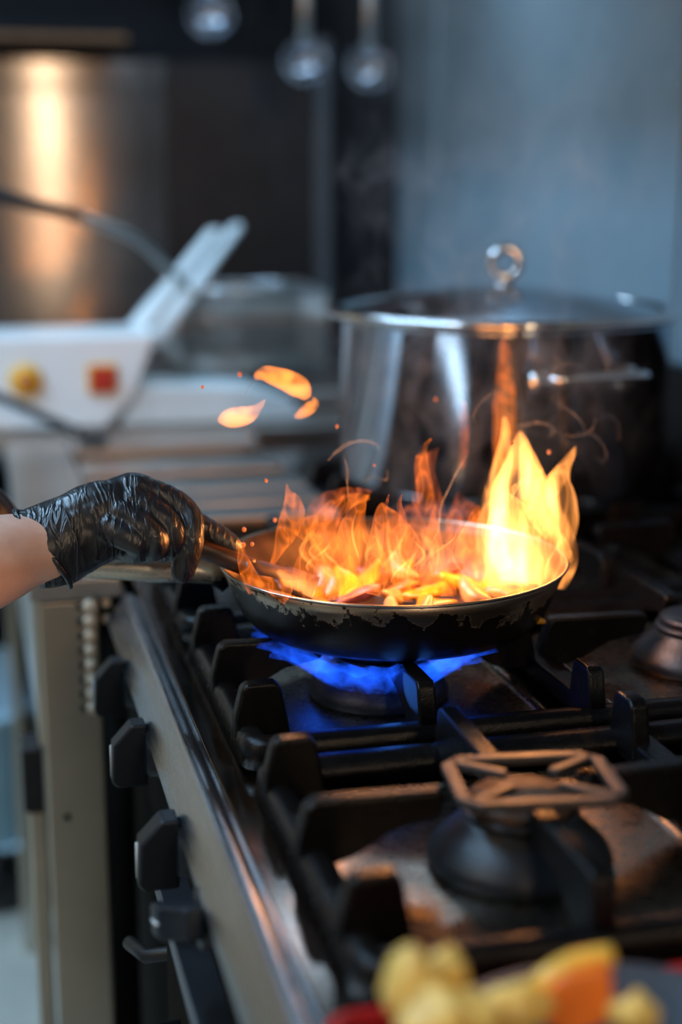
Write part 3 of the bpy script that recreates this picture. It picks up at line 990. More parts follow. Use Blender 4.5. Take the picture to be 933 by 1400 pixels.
# ------------------------------------------------------------------ foreground tray and food
ty = thing('red_tray', 'red plastic tray at the near end of the range', 'tray', (0.34, 0.48, DECK))
bm = bmesh.new()
loop_sweep(bm, rrect(0.150, 0.33, 0.56, 0.640, 0.02), [(0.004, DECK + 0.001), (0, DECK + 0.022), (0.004, DECK + 0.024), (0.008, DECK + 0.022), (0.012, DECK + 0.001)])
obj('edge', bm, 'red', ty)
obj('base', B(((0.158, 0.338, DECK + 0.0005), (0.552, 0.632, DECK + 0.004))), 'red', ty, bevel=0.001)
BC = Vector((0.268, 0.520, DECK + 0.005))
obj_b = obj('serving_bowl', LA([(0, 0), (0.06, 0), (0.085, 0.010), (0.102, 0.032), (0.105, 0.036), (0.101, 0.034), (0.083, 0.013), (0.058, 0.004), (0, 0.004)], BC, 56), simple('bowl_dark_slate', (0.05, 0.06, 0.075), 0.4, 0, 0.2, 30), origin=BC)
tag(obj_b, 'dark slate bowl of fried vegetables on the red tray', 'bowl')
pot_m = simple('fried_potato', (0.88, 0.52, 0.12), 0.45, 0, 0.3, 60, 0.2)
oran = simple('orange_flesh', (0.95, 0.19, 0.01), 0.35, 0, 0.2, 50)
rindm = simple('golden_skin', (0.92, 0.50, 0.06), 0.4, 0, 0.2, 40)
foods = [('potato_chunk', 'fried golden potato chunk at the left of the dark bowl', (566, 1352), 0.575, (0.015, 0.013, 0.017), pot_m, 'potato'),
         ('potato_chunk', 'small pale potato chunk on top beside the left chunk', (608, 1336), 0.585, (0.011, 0.011, 0.013), pot_m, 'potato'),
         ('potato_chunk', 'flat golden potato chunk in the middle of the bowl', (640, 1388), 0.565, (0.017, 0.014, 0.010), pot_m, 'potato'),
         ('potato_chunk', 'golden potato piece tucked under the orange wedge', (700, 1386), 0.57, (0.018, 0.014, 0.012), pot_m, 'potato'),
         ('potato_chunk', 'small round potato piece right of the orange wedge', (872, 1392), 0.56, (0.011, 0.011, 0.011), pot_m, 'potato'),
         ('potato_chunk', 'low potato chunk at the bottom of the bowl', (600, 1400), 0.55, (0.016, 0.014, 0.014), pot_m, 'potato')]
for j, (nm, lab, (px, py), Y, rr, mt, cat) in enumerate(foods):
    o = obj(nm, lump(*rr, 11 + j, 0, amp=0.5), mt)
    o.location = at(px, py, Y)
    o.rotation_euler = (0.3 * j, 0.2 * j, j)
    tag(o, lab, cat, 'fried food in the dark bowl')
wd = thing('orange_wedge', 'bright orange wedge with golden skin standing in the bowl', 'vegetable', tuple(at(770, 1400, 0.575)))
pa, pb, pc_, pd = at(715, 1392, 0.578), at(836, 1306, 0.578), at(842, 1398, 0.570), at(778, 1328, 0.584)
bm = bmesh.new()
prism(bm, [at(728, 1396, 0.572), at(752, 1350, 0.572), at(792, 1326, 0.572), at(838, 1318, 0.572), at(842, 1400, 0.566), at(780, 1425, 0.566)], (0.004, 0.020, 0))
obj('flesh', bm, oran, wd, bevel=0.004, seg=3)
obj('skin', T([Vector(q) for q in spline([tuple(p) for p in (at(705, 1400, 0.582), at(738, 1348, 0.582), at(786, 1318, 0.582), at(836, 1306, 0.582))], 5)], [0.004] * 5 + [0.006] * 6 + [0.005] * 5, n=10, up=(0, 1, 0), flat=1.0), rindm, wd)

# ------------------------------------------------------------------ the cook's arm and gloved hand
def joined(name, chains, mat, parent, origin, voxel, smooth_it=6, disp=None):
    """overlapping tapered limbs grown into one continuous surface"""
    bm = bmesh.new()
    for pts, rad in chains:
        q = spline([tuple(p) + ((r, r) if not isinstance(r, tuple) else r) for p, r in zip(pts, rad)], 6)
        P = [Vector(a[:3]) for a in q]
        RR = [(a[3], a[4]) for a in q]
        tube(bm, P, RR, n=20)
        for e, r in ((0, RR[0]), (-1, RR[-1])):
            s = bmesh.ops.create_icosphere(bm, subdivisions=2, radius=1.0)['verts']
            for v in s:
                v.co = P[e] + v.co * min(r) * 0.995
    o = obj(name, bm, mat, parent, origin=origin)
    rm = o.modifiers.new('remesh', 'REMESH')
    rm.mode = 'VOXEL'
    rm.voxel_size = voxel
    rm.use_smooth_shade = True
    sm = o.modifiers.new('smooth', 'SMOOTH')
    sm.iterations = smooth_it
    sm.factor = 0.5
    for tex, strength in disp or ():
        d = o.modifiers.new('displace', 'DISPLACE')
        d.texture = tex
        d.strength = strength
        d.mid_level = 0.5
        d.texture_coords = 'LOCAL'
    return o


HY = 1.155
pr = thing('person', 'cook reaching in from the left with a black glove on the hand', 'person', (-0.36, 1.05, 0.0))
forearm = [(at(75, 748, 1.150), 0.028), (at(40, 752, 1.147), 0.030), (at(0, 764, 1.142), 0.0355), (at(-60, 785, 1.130), 0.040), (at(-140, 815, 1.115), 0.044), (at(-240, 850, 1.09), 0.046), (at(-330, 880, 1.07), 0.044)]
elbow = forearm[-1][0]
sh = Vector((-0.36, 0.98, 1.36))
skin_o = joined('bare_forearm', [([p for p, r in forearm], [r for p, r in forearm]), ([elbow, elbow.lerp(sh, 0.35)], [0.044, 0.046])], 'skin', pr, elbow, 0.003, 8)
# clothed body, out of the picture to the left
hip = Vector((-0.40, 1.10, 0.95))
chains = [([hip, Vector((-0.40, 1.10, 1.12)), Vector((-0.38, 1.10, 1.32)), Vector((-0.38, 1.10, 1.44))], [(0.15, 0.11), (0.14, 0.105), (0.18, 0.115), (0.10, 0.08)]),
          ([Vector((-0.38, 1.10, 1.40)), Vector((-0.37, 0.97, 1.41)), sh, elbow.lerp(sh, 0.30)], [0.075, 0.075, 0.062, 0.056]),
          ([Vector((-0.38, 1.10, 1.40)), Vector((-0.37, 1.23, 1.41)), Vector((-0.36, 1.29, 1.33)), Vector((-0.33, 1.36, 1.10))], [0.075, 0.075, 0.062, 0.054]),
          ([hip + Vector((0, -0.09, 0)), Vector((-0.40, 1.00, 0.50)), Vector((-0.41, 0.99, 0.09))], [0.095, 0.068, 0.052]),
          ([hip + Vector((0, 0.09, 0)), Vector((-0.42, 1.20, 0.50)), Vector((-0.43, 1.21, 0.09))], [0.095, 0.068, 0.052])]
cloth = simple('dark_jacket_cloth', (0.03, 0.035, 0.045), 0.8, 0, 0.3, 40, 0.2)
joined('clothing', chains, cloth, pr, hip, 0.010, 8)
hc = Vector((-0.36, 1.10, 1.62))
hdchain = [([Vector((-0.38, 1.10, 1.44)), Vector((-0.37, 1.10, 1.54))], [0.055, 0.052]), ([hc - Vector((-0.01, 0, 0.07)), hc, hc + Vector((-0.01, 0, 0.06))], [(0.065, 0.06), (0.092, 0.076), (0.078, 0.068)]),
           ([hc + Vector((0.075, 0, -0.005)), hc + Vector((0.105, 0, -0.028))], [0.010, 0.014]), ([hc + Vector((0.0, -0.078, 0)), hc + Vector((-0.005, -0.084, -0.02))], [0.014, 0.012]), ([hc + Vector((0.0, 0.078, 0)), hc + Vector((-0.005, 0.084, -0.02))], [0.014, 0.012]),
           ([hc + Vector((0.075, -0.025, -0.062)), hc + Vector((0.075, 0.025, -0.062))], [0.012, 0.012])]
head = joined('head', hdchain, 'skin', pr, hc, 0.005, 5)
obj('hair', LA([(0, 0.108), (0.05, 0.100), (0.085, 0.065), (0.098, 0.02), (0.095, -0.02), (0.08, -0.03), (0, 0.0)], hc + Vector((-0.018, 0, 0.0)), 32), simple('hair_dark', (0.02, 0.014, 0.01), 0.5), head)
for s in (-1, 1):
    obj('eye', LA([(0, -0.011), (0.008, -0.008), (0.011, 0), (0.008, 0.008), (0, 0.011)], hc + Vector((0.080, s * 0.030, 0.0)), 14), 'palegrey', head)
    y = 1.10 + s * 0.105
    joined('shoe', [([Vector((-0.45, y, 0.045)), Vector((-0.38, y, 0.045)), Vector((-0.26, y, 0.040))], [(0.045, 0.042), (0.045, 0.045), (0.036, 0.04)])], 'black', pr, (-0.4, y, 0), 0.006, 4)
lw = at(-222, 700, 1.32)
joined('other_forearm', [([Vector((-0.33, 1.36, 1.10)), Vector((-0.25, 1.34, 1.06)), lw], [0.046, 0.042, 0.032])], 'skin', pr, lw, 0.004, 6)
ol = [([lw + Vector((-0.02, 0, 0.0)), lw + Vector((0.03, 0, 0.01)), lw + Vector((0.085, 0, 0.01))], [(0.034, 0.034), (0.030, 0.040), (0.026, 0.042)])]
for j, dy in enumerate((-0.030, -0.010, 0.010, 0.030)):
    ll = (0.050, 0.062, 0.066, 0.058)[j]
    ol.append(([lw + Vector((0.085, dy, 0.010)), lw + Vector((0.085 + ll * 0.7, dy, 0.006)), lw + Vector((0.085 + ll, dy, -0.022))], [0.0105, 0.0098, 0.0088]))
ol.append(([lw + Vector((0.03, -0.030, 0.0)), lw + Vector((0.065, -0.055, -0.010)), lw + Vector((0.095, -0.058, -0.018))], [0.013, 0.011, 0.0095]))
joined('other_glove', ol, 'glove', pr, lw, 0.003, 4)

tc1 = bpy.data.textures.new('glove_folds', 'CLOUDS'); tc1.noise_scale = 0.018
tc2 = bpy.data.textures.new('glove_lumps', 'CLOUDS'); tc2.noise_scale = 0.007
P = lambda x, y, dy=0.0: at(x, y, HY + dy)
g = []
# cuff, wrist, back of the hand
g.append(([P(52, 748, -0.002), P(75, 745), P(105, 729), P(140, 712), P(172, 703)],
          [(0.0335, 0.031), (0.0335, 0.030), (0.0335, 0.027), (0.0335, 0.026), (0.0300, 0.022)]))
# knuckle ridge
g.append(([P(105, 707, 0.004), P(150, 685, 0.004), P(184, 668, 0.002), P(205, 676, 0.0)], [0.0200, 0.0180, 0.0135, 0.0120]))
# index finger: over the handles, tip hanging down in front
g.append(([P(186, 667, 0.000), P(222, 680, -0.002), P(252, 698, -0.008), P(262, 722, -0.018), P(259, 750, -0.022), P(250, 782, -0.020)],
          [0.0120, 0.0118, 0.0112, 0.0108, 0.0105, 0.0098]))
# middle, ring and little finger curled round the spatula
g.append(([P(178, 684, -0.008), P(208, 700, -0.015), P(234, 722, -0.022), P(236, 744, -0.022), P(222, 754, -0.008)], [0.0125, 0.0120, 0.0110, 0.0100, 0.0092]))
g.append(([P(165, 702, -0.016), P(190, 716, -0.024), P(212, 735, -0.030), P(212, 750, -0.026), P(198, 756, -0.010)], [0.0125, 0.0118, 0.0108, 0.0098, 0.0090]))
g.append(([P(148, 720, -0.020), P(168, 732, -0.028), P(190, 744, -0.030), P(184, 756, -0.018), P(172, 754, -0.004)], [0.0120, 0.0110, 0.0100, 0.0092, 0.0085]))
# heel of the hand and the thumb lying along the spatula
g.append(([P(90, 755, 0.004), P(125, 745, 0.006), P(165, 735, 0.012), P(215, 722, 0.014)], [0.0200, 0.0180, 0.0160, 0.0140]))
g.append(([P(200, 705, 0.018), P(250, 712, 0.016), P(285, 727, 0.010), P(318, 748, 0.004)], [0.0140, 0.0125, 0.0112, 0.0098]))
gl = joined('glove', g, 'glove', pr, P(140, 712), 0.0016, 3, [(tc1, 0.0022)])
# rolled cuff: an uneven ring round the wrist
c0, c1 = P(66, 690), P(60, 806)
ctr = P(62, 748, -0.001)
axd = (P(120, 724) - P(40, 756)).normalized()
u = Vector((0, 0, 1)); u = (u - axd * u.dot(axd)).normalized(); v_ = axd.cross(u)
cuff = []
for k in range(41):
    a = 2 * math.pi * k / 40
    wob = 1 + 0.05 * math.sin(3 * a + 0.6) + 0.03 * math.sin(7 * a)
    cuff.append(ctr + u * (0.0355 * wob * math.cos(a)) + v_ * (0.0330 * wob * math.sin(a)) - axd * (0.003 * math.sin(2 * a + 1) + 0.008 * math.cos(a)))
bm = bmesh.new()
tube(bm, cuff, 0.0022, n=8, caps=False)
# short flared skirt joining the roll to the wrist
rings = []
for s_, rr in ((0.0, 0.0350), (0.012, 0.0342), (0.026, 0.0330)):
    rings.append([bm.verts.new(ctr + axd * (s_ - 0.008 * math.cos(2 * math.pi * k / 40) * (1 - s_ / 0.026)) + u * (rr * (1 + 0.03 * math.sin(5 * k * 0.157 + s_ * 90)) * math.cos(2 * math.pi * k / 40)) + v_ * (rr * 0.94 * (1 + 0.03 * math.sin(6 * k * 0.157 - s_ * 70)) * math.sin(2 * math.pi * k / 40))) for k in range(40)])
for a_, b_ in zip(rings, rings[1:]):
    for k in range(40):
        bm.faces.new((a_[k], a_[(k + 1) % 40], b_[(k + 1) % 40], b_[k]))
obj('cuff', bm, 'glove', gl)

# spatula
st = thing('wooden_spatula', 'scorched dark wooden spatula held over the pan', 'spatula', tuple(P(300, 768, -0.004)))
pts = [P(120, 706, 0.012), P(200, 726, 0.008), P(270, 748, 0.002), P(310, 764, -0.004), P(345, 777, -0.008)]
obj('handle', T([Vector(q) for q in spline([tuple(p) for p in pts], 6)], 0.0085, n=14, flat=0.8, up=(0, 0, 1)), 'wood', st)
pts = [P(335, 774, -0.007), P(370, 784, -0.012), P(400, 794, -0.018), P(432, 806, -0.024)]
obj('blade', T([Vector(q) for q in spline([tuple(p) for p in pts], 5)], [(0.0075, 0.008)] * 3 + [(0.006, 0.013)] * 5 + [(0.0045, 0.020)] * 5 + [(0.003, 0.021)] * 3, n=14, up=(0.1, -0.3, 1)), 'wood', st)

# ------------------------------------------------------------------ fire
ORANGE = (1.0, 0.27, 0.035)
M['fire_hot'] = flame_mat('fire_bright', (1.0, 0.335, 0.07), 0.7, 340, (40, 40, 12), 1.5, 0.50, 0.74, floor=0.035)
M['fire_mid'] = flame_mat('fire_orange', (1.0, 0.185, 0.014), 0.5, 40, (46, 46, 17), 1.6, 0.47, 0.72, floor=0.07)
M['fire_thin'] = flame_mat('fire_faint', (1.0, 0.18, 0.045), 0.28, 9, (46, 46, 17), 1.7, 0.47, 0.75, floor=0.07)
M['fire_free'] = flame_mat('fire_floating', (1.0, 0.27, 0.035), 0.15, 220, (60, 60, 60), 1.0, 0.2, 0.6)
M['fire_thread'] = flame_mat('fire_thread', (1.0, 0.34, 0.07), 0.0, 320, (60, 60, 30), 1.0, 0.35, 0.65)
fire = thing('pan_fire', 'orange and yellow flames leaping out of the frying pan', 'fire', tuple(PC + Vector((0, 0, 0.01))))
fire['kind'] = 'stuff'
PXM = 0.00060


def tongue(spine, Y, mat, parent, name='flame', thick=0.6, dY=0.0, wob=0.12, n=18, seed=0.0):
    q = spline(spine, 7)
    bm = bmesh.new()
    rings = []
    m = len(q)
    C = [at(x, y, Y + dY * i / (m - 1)) for i, (x, y, hw) in enumerate(q)]
    for i, (x, y, hw) in enumerate(q):
        c = C[i]
        tan = (C[min(i + 1, m - 1)] - C[max(i - 1, 0)]).normalized()
        side = tan.cross(FW).normalized()
        dep = tan.cross(side).normalized()
        hw = max(hw, 0.6) * PXM * Y / 1.16
        ring = []
        for k in range(n):
            a = 2 * math.pi * k / n
            f = 1 + wob * mnoise.noise(Vector((math.cos(a) * 1.2 + seed, math.sin(a) * 1.2, c.z * 28 + seed * 2)))
            ring.append(bm.verts.new(c + side * (hw * f * math.cos(a)) + dep * (hw * f * thick * math.sin(a))))
        rings.append(ring)
    for a_, b_ in zip(rings, rings[1:]):
        for k in range(n):
            bm.faces.new((a_[k], a_[(k + 1) % n], b_[(k + 1) % n], b_[k]))
    bm.faces.new(rings[0][::-1])
    bm.faces.new(rings[-1])
    return obj(name, bm, mat, parent)


HOT = [
    # the tall bright flame at the right of the pan
    ([(700, 806, 34), (692, 772, 48), (690, 735, 46), (694, 695, 36), (704, 655, 26), (712, 615, 15), (712, 588, 3)], 1.19, 0.0),
    ([(742, 800, 32), (748, 762, 40), (745, 725, 38), (738, 690, 28), (728, 655, 20), (722, 625, 12), (712, 592, 3)], 1.16, 0.01),
    ([(758, 772, 8), (770, 746, 13), (775, 712, 17), (768, 682, 22), (764, 660, 17), (772, 638, 9), (783, 620, 5), (788, 610, 1)], 1.17, 0.0),
    ([(668, 770, 14), (664, 735, 16), (672, 700, 18), (680, 665, 16), (688, 630, 13), (692, 600, 8), (690, 570, 3)], 1.22, 0.02),
    ([(735, 700, 12), (742, 672, 18), (758, 660, 16), (772, 642, 8)], 1.15, 0.0),
    ([(715, 800, 40), (722, 772, 52), (722, 742, 46), (712, 715, 30), (700, 690, 14), (692, 672, 2)], 1.13, 0.0),
    ([(690, 780, 14), (680, 750, 16), (676, 720, 12), (684, 694, 9), (700, 672, 6), (716, 655, 1)], 1.12, 0.0),
    ([(780, 768, 6), (768, 745, 10), (750, 722, 14), (735, 700, 16), (724, 672, 14), (718, 640, 9), (712, 610, 2)], 1.14, 0.0),
]
MID = [
    ([(590, 800, 24), (592, 760, 18), (588, 722, 13), (583, 690, 13), (579, 655, 12), (577, 630, 9), (581, 612, 4), (590, 600, 1)], 1.18, 0.0),
    ([(560, 790, 26), (548, 752, 28), (533, 720, 22), (524, 700, 12), (522, 688, 2)], 1.15, 0.0),
    ([(500, 800, 30), (494, 760, 30), (484, 728, 24), (488, 702, 14), (498, 682, 5), (506, 676, 1)], 1.13, 0.0),
    ([(455, 790, 22), (450, 755, 22), (444, 725, 20), (455, 700, 16), (480, 684, 10), (505, 680, 3)], 1.19, 0.0),
    ([(372, 772, 3), (382, 750, 7), (392, 728, 14), (400, 705, 16), (400, 686, 12), (394, 672, 4), (392, 662, 1)], 1.15, 0.0),
    ([(410, 735, 12), (420, 722, 14), (428, 712, 9), (432, 704, 2)], 1.16, 0.0),
    ([(430, 812, 26), (424, 782, 22), (428, 755, 16), (426, 735, 8), (420, 722, 2)], 1.12, 0.0),
    ([(630, 790, 24), (626, 755, 22), (624, 725, 18), (620, 700, 9), (618, 690, 2)], 1.22, 0.0),
    ([(645, 800, 20), (640, 770, 20), (642, 735, 14), (650, 705, 8), (655, 690, 2)], 1.14, 0.0),
    ([(600, 812, 26), (602, 785, 22), (610, 762, 14), (606, 745, 3)], 1.10, 0.0),
    ([(530, 815, 32), (534, 792, 26), (528, 770, 15), (534, 752, 3)], 1.08, 0.0),
    ([(352, 806, 14), (340, 786, 12), (332, 764, 8), (330, 748, 4), (326, 738, 1)], 1.11, 0.0),
    ([(395, 812, 18), (372, 802, 12), (350, 794, 8), (338, 786, 2)], 1.07, 0.0),
    ([(690, 815, 30), (694, 796, 26), (700, 775, 14), (704, 760, 3)], 1.10, 0.0),
    ([(470, 815, 30), (468, 795, 24), (476, 775, 14), (480, 760, 3)], 1.08, 0.0),
]
POT_REFLECTION = ([(692, 650, 14), (690, 610, 16), (690, 565, 14), (691, 520, 12), (690, 488, 9), (690, 462, 2)], 1.36, 0.04)  # flame shape standing in for the fire's blurred reflection in the pot
THIN = [
    ([(470, 800, 40), (460, 760, 38), (450, 725, 26), (440, 700, 20), (448, 684, 12), (478, 672, 7), (508, 672, 2)], 1.21, 0.0),
    ([(540, 800, 55), (545, 760, 52), (556, 725, 34), (562, 700, 16), (566, 686, 2)], 1.20, 0.0),
    ([(620, 800, 40), (606, 752, 34), (590, 715, 26), (584, 680, 19), (580, 645, 16), (592, 622, 7), (600, 612, 1)], 1.21, 0.0),
    ([(640, 800, 40), (650, 750, 36), (640, 712, 26), (630, 688, 12), (628, 672, 2)], 1.24, 0.0),
    ([(632, 640, 3), (634, 615, 6), (634, 580, 7), (634, 548, 2)], 1.30, 0.0),
    ([(510, 760, 12), (516, 725, 9), (520, 700, 7), (528, 690, 3), (532, 676, 1)], 1.09, 0.0),
    ([(548, 740, 8), (552, 712, 6), (546, 690, 4), (550, 676, 1)], 1.07, 0.0),
]
for j, (s, Y, d) in enumerate(HOT):
    tongue(s, Y, 'fire_hot', fire, dY=d, seed=j * 1.7, thick=0.5, wob=0.22)
for j, (s, Y, d) in enumerate(MID):
    tongue(s, Y, 'fire_mid', fire, dY=d, seed=20 + j * 1.3, thick=0.5, wob=0.30)
tongue(POT_REFLECTION[0], POT_REFLECTION[1], 'fire_mid', fire, dY=POT_REFLECTION[2], seed=44.0, thick=0.6, wob=0.2)
for j, (s, Y, d) in enumerate(THIN):
    tongue(s, Y, 'fire_thin', fire, dY=d, seed=50 + j * 1.1, thick=0.4, wob=0.30)
# bright threads twisting through the flames
rnd = random.Random(5)
for j in range(34):
    x = rnd.uniform(400, 640) if j < 24 else rnd.uniform(665, 765)
    y0, y1 = rnd.uniform(770, 806), rnd.uniform(690, 740)
    sw_, ph = rnd.uniform(6, 16), rnd.uniform(0, 6.28)
    lean = rnd.uniform(-14, 14)
    sp_ = []
    for k in range(6):
        f_ = k / 5
        sp_.append((x + lean * f_ + sw_ * math.sin(ph + f_ * 4.2), y0 + (y1 - y0) * f_, (0.7, 1.8, 2.4, 2.0, 1.3, 0.5)[k]))
    tongue(sp_, rnd.uniform(1.06, 1.24), 'fire_thread', fire, seed=100 + j, thick=1.0, wob=0.2, n=8)
# the fire lights its surroundings
for (x, y, Y, e, r) in ((725, 665, 1.16, 2.1, 0.035), (560, 715, 1.15, 1.1, 0.03), (440, 720, 1.14, 0.8, 0.025)):
    d = bpy.data.lights.new('fire_light', 'POINT')
    d.energy, d.color, d.shadow_soft_size = e, (1.0, 0.36, 0.09), r
    lo = bpy.data.objects.new('fire_light', d)
    COL.objects.link(lo)
    lo.location = at(x, y, Y)

ff = [('small pointed flame floating free above the gloved hand', [(298, 575, 3), (308, 573, 11), (322, 571, 14), (340, 567, 12), (354, 557, 6), (363, 546, 1)], 1.18),
      ('arched flame floating free left of the steel pot', [(348, 516, 4), (362, 511, 11), (380, 516, 14), (398, 523, 16), (412, 532, 15), (421, 545, 6)], 1.20),
      ('tiny hooked flame floating just below the arched flame', [(403, 570, 3), (412, 566, 7), (422, 559, 9), (430, 551, 7), (429, 543, 2)], 1.20)]
for j, (lab, s, Y) in enumerate(ff):
    o = tongue(s, Y, 'fire_free', None, 'floating_flame', 0.6, seed=80 + j)
    me = o.data
    c = sum((v.co for v in me.vertices), Vector()) / len(me.vertices)
    for v in me.vertices: v.co -= c
    o.location = c
    tag(o, lab, 'flame', 'flames floating above the pan')

em_m = glow('ember_glow', (0.9, 0.16, 0.03), 0.8)
em_m.node_tree.nodes['Principled BSDF'].inputs['Base Color'].default_value = (0.02, 0.01, 0.01, 1)
emb = None
for j, (x, y, r, Y) in enumerate(((328, 512, 3.0, 1.24), (277, 529, 2.2, 1.2), (461, 583, 2.4, 1.2), (596, 546, 2.6, 1.3), (334, 724, 3.0, 1.15), (364, 657, 2.4, 1.15), (376, 711, 2.8, 1.16), (333, 745, 3.2, 1.14), (345, 744, 2.6, 1.13), (700, 606, 2.6, 1.1), (751, 618, 2.8, 1.2), (512, 636, 1.6, 1.2))):
    if emb is None:
        bm = bmesh.new(); bmesh.ops.create_icosphere(bm, subdivisions=2, radius=0.001)
        emb = obj('ember', bm, em_m); o = emb
    else:
        o = emb.copy(); COL.objects.link(o)
    o.location = at(x, y, Y)
    o.scale = (r * 0.6, r * 0.6, r * 0.75)
    tag(o, 'tiny glowing orange ember drifting in the air above the pan', 'ember', 'embers drifting above the pan')

# blue gas flame of the lit burner
M['gas'] = flame_mat('gas_flame_blue', (0.010, 0.10, 1.0), 0.18, 38, (110, 110, 60), 0.8, 0.35, 0.65)
gf = thing('gas_flame', 'ring of blue gas flame under the frying pan', 'flame', (0.323, 1.14, DECK + 0.045))
bm = bmesh.new()
n = 72
rings = []
for (r, z) in [(0.036, 0.012), (0.048, 0.016), (0.066, 0.030), (0.086, 0.046), (0.100, 0.0515), (0.104, 0.0535), (0.085, 0.0540), (0.064, 0.0455), (0.048, 0.034), (0.038, 0.026), (0.034, 0.018)]:
    ring = []
    for k in range(n):
        a = 2 * math.pi * k / n
        f = 1 + (0.10 * mnoise.noise(Vector((math.cos(a) * 5, math.sin(a) * 5, 0))) + 0.05 * math.sin(24 * a)) * (r - 0.03) / 0.07
        ring.append(bm.verts.new((0.323 + r * f * math.cos(a), 1.14 + r * f * math.sin(a), DECK + z)))
    rings.append(ring)
m_ = len(rings)
for i in range(m_):
    a_, b_ = rings[i], rings[(i + 1) % m_]
    for k in range(n):
        bm.faces.new((a_[k], a_[(k + 1) % n], b_[(k + 1) % n], b_[k]))
obj('flame_ring', bm, 'gas', gf)
d = bpy.data.lights.new('gas_light', 'POINT')
d.energy, d.color, d.shadow_soft_size = 0.05, (0.05, 0.25, 1.0), 0.03
lo = bpy.data.objects.new('gas_light', d)
COL.objects.link(lo)
lo.location = (0.323, 1.05, DECK + 0.040)

# ------------------------------------------------------------------ smoke
def wisp_mat(name, dens):
    m, nt, b, out = nodes(name)
    nt.nodes.remove(b)
    v = coords(nt, (60, 60, 60))
    n_ = N(nt, 'ShaderNodeTexNoise', Scale=1.0, Detail=3.0, Distortion=1.0)
    L(nt, v, n_.inputs['Vector'])
    r_ = ramp(nt, n_.outputs[0], [(0.35, (0.02,) * 3), (0.70, (dens,) * 3)])
    df = N(nt, 'ShaderNodeBsdfDiffuse'); df.inputs[0].default_value = (0.95, 0.92, 0.92, 1)
    tl = N(nt, 'ShaderNodeBsdfTranslucent'); tl.inputs[0].default_value = (0.95, 0.92, 0.92, 1)
    mx0 = N(nt, 'ShaderNodeMixShader'); mx0.inputs[0].default_value = 0.5
    L(nt, df.outputs[0], mx0.inputs[1]); L(nt, tl.outputs[0], mx0.inputs[2])
    tr = N(nt, 'ShaderNodeBsdfTransparent')
    mx = N(nt, 'ShaderNodeMixShader')
    L(nt, r_.outputs[0], mx.inputs[0]); L(nt, tr.outputs[0], mx.inputs[1]); L(nt, mx0.outputs[0], mx.inputs[2])
    L(nt, mx.outputs[0], out.inputs['Surface'])
    return m


M['wisp'] = wisp_mat('smoke_wisp', 0.06)
M['wisp_faint'] = wisp_mat('smoke_wisp_faint', 0.03)


def wisp(spine, Y, mat, lab, flat=3.2):
    q = spline(spine, 8)
    pts = [at(x, y, Y + 0.02 * math.sin(i * 0.25)) for i, (x, y, r) in enumerate(q)]
    rad = [(max(r, 0.3) * PXM * 0.7, max(r, 0.3) * PXM * flat * 0.45) for x, y, r in q]
    bm = bmesh.new()
    tube(bm, pts, rad, n=10, up=tuple(RT * 0.6 + Vector((0, 0, 0.8))))
    c = pts[len(pts) // 2]
    o = obj('smoke_wisp', bm, mat, origin=c)
    tag(o, lab, 'smoke', 'smoke wisps over the range')
    o['kind'] = 'stuff'
    return o


WS = [([(449, 630, 0.6), (460, 618, 1.6), (478, 606, 2.2), (500, 603, 2.4), (515, 608, 1.6), (520, 616, 0.4)], 1.18, 'wisp', 'pale hooked smoke wisp in front of the steel pot'),
      ([(470, 625, 0.8), (475, 640, 1.4), (475, 660, 1.2), (477, 685, 0.5)], 1.18, 'wisp', 'thin smoke thread falling from the hooked wisp'),
      ([(496, 658, 0.6), (510, 652, 1.2), (528, 656, 1.2), (530, 642, 0.5)], 1.2, 'wisp_faint', 'faint smoke curl right of the hooked wisp'),
      ([(752, 538, 0.5), (762, 550, 1.8), (780, 562, 2.4), (796, 578, 2.0), (800, 590, 0.6)], 1.25, 'wisp', 'smoke wisp bending down under the pot handle'),
      ([(690, 575, 0.6), (710, 582, 2.0), (735, 578, 2.4), (756, 584, 2.0), (752, 596, 1.2), (730, 592, 0.5)], 1.24, 'wisp', 'smoke curl just above the tall flame'),
      ([(790, 598, 0.6), (808, 594, 1.8), (822, 604, 2.0), (830, 622, 1.4), (822, 632, 1.0), (815, 624, 0.5)], 1.26, 'wisp', 'round smoke curl right of the tall flame'),
      ([(815, 575, 0.5), (832, 568, 1.6), (846, 580, 1.6), (846, 604, 0.5)], 1.28, 'wisp_faint', 'faint smoke loop near the right edge of the pot'),
      ([(745, 560, 0.5), (728, 548, 1.5), (722, 530, 1.6), (730, 512, 0.5)], 1.3, 'wisp_faint', 'faint smoke thread rising to the pot handle'),
      ([(768, 500, 0.5), (770, 525, 1.0), (764, 540, 1.0), (772, 552, 0.5)], 1.3, 'wisp', 'short smoke thread below the pot handle'),
      ([(600, 720, 0.5), (604, 690, 1.2), (616, 664, 1.4), (628, 640, 1.4), (640, 622, 0.5)], 1.12, 'wisp', 'smoke thread beside the slim middle flame'),
      ([(330, 612, 0.5), (338, 596, 1.4), (334, 584, 1.4), (346, 572, 0.5)], 1.2, 'wisp_faint', 'faint smoke thread under the pointed floating flame'),
      ([(334, 540, 0.5), (346, 522, 1.6), (360, 512, 0.5)], 1.2, 'wisp_faint', 'faint smoke thread beside the arched floating flame')]
rnd = random.Random(11)
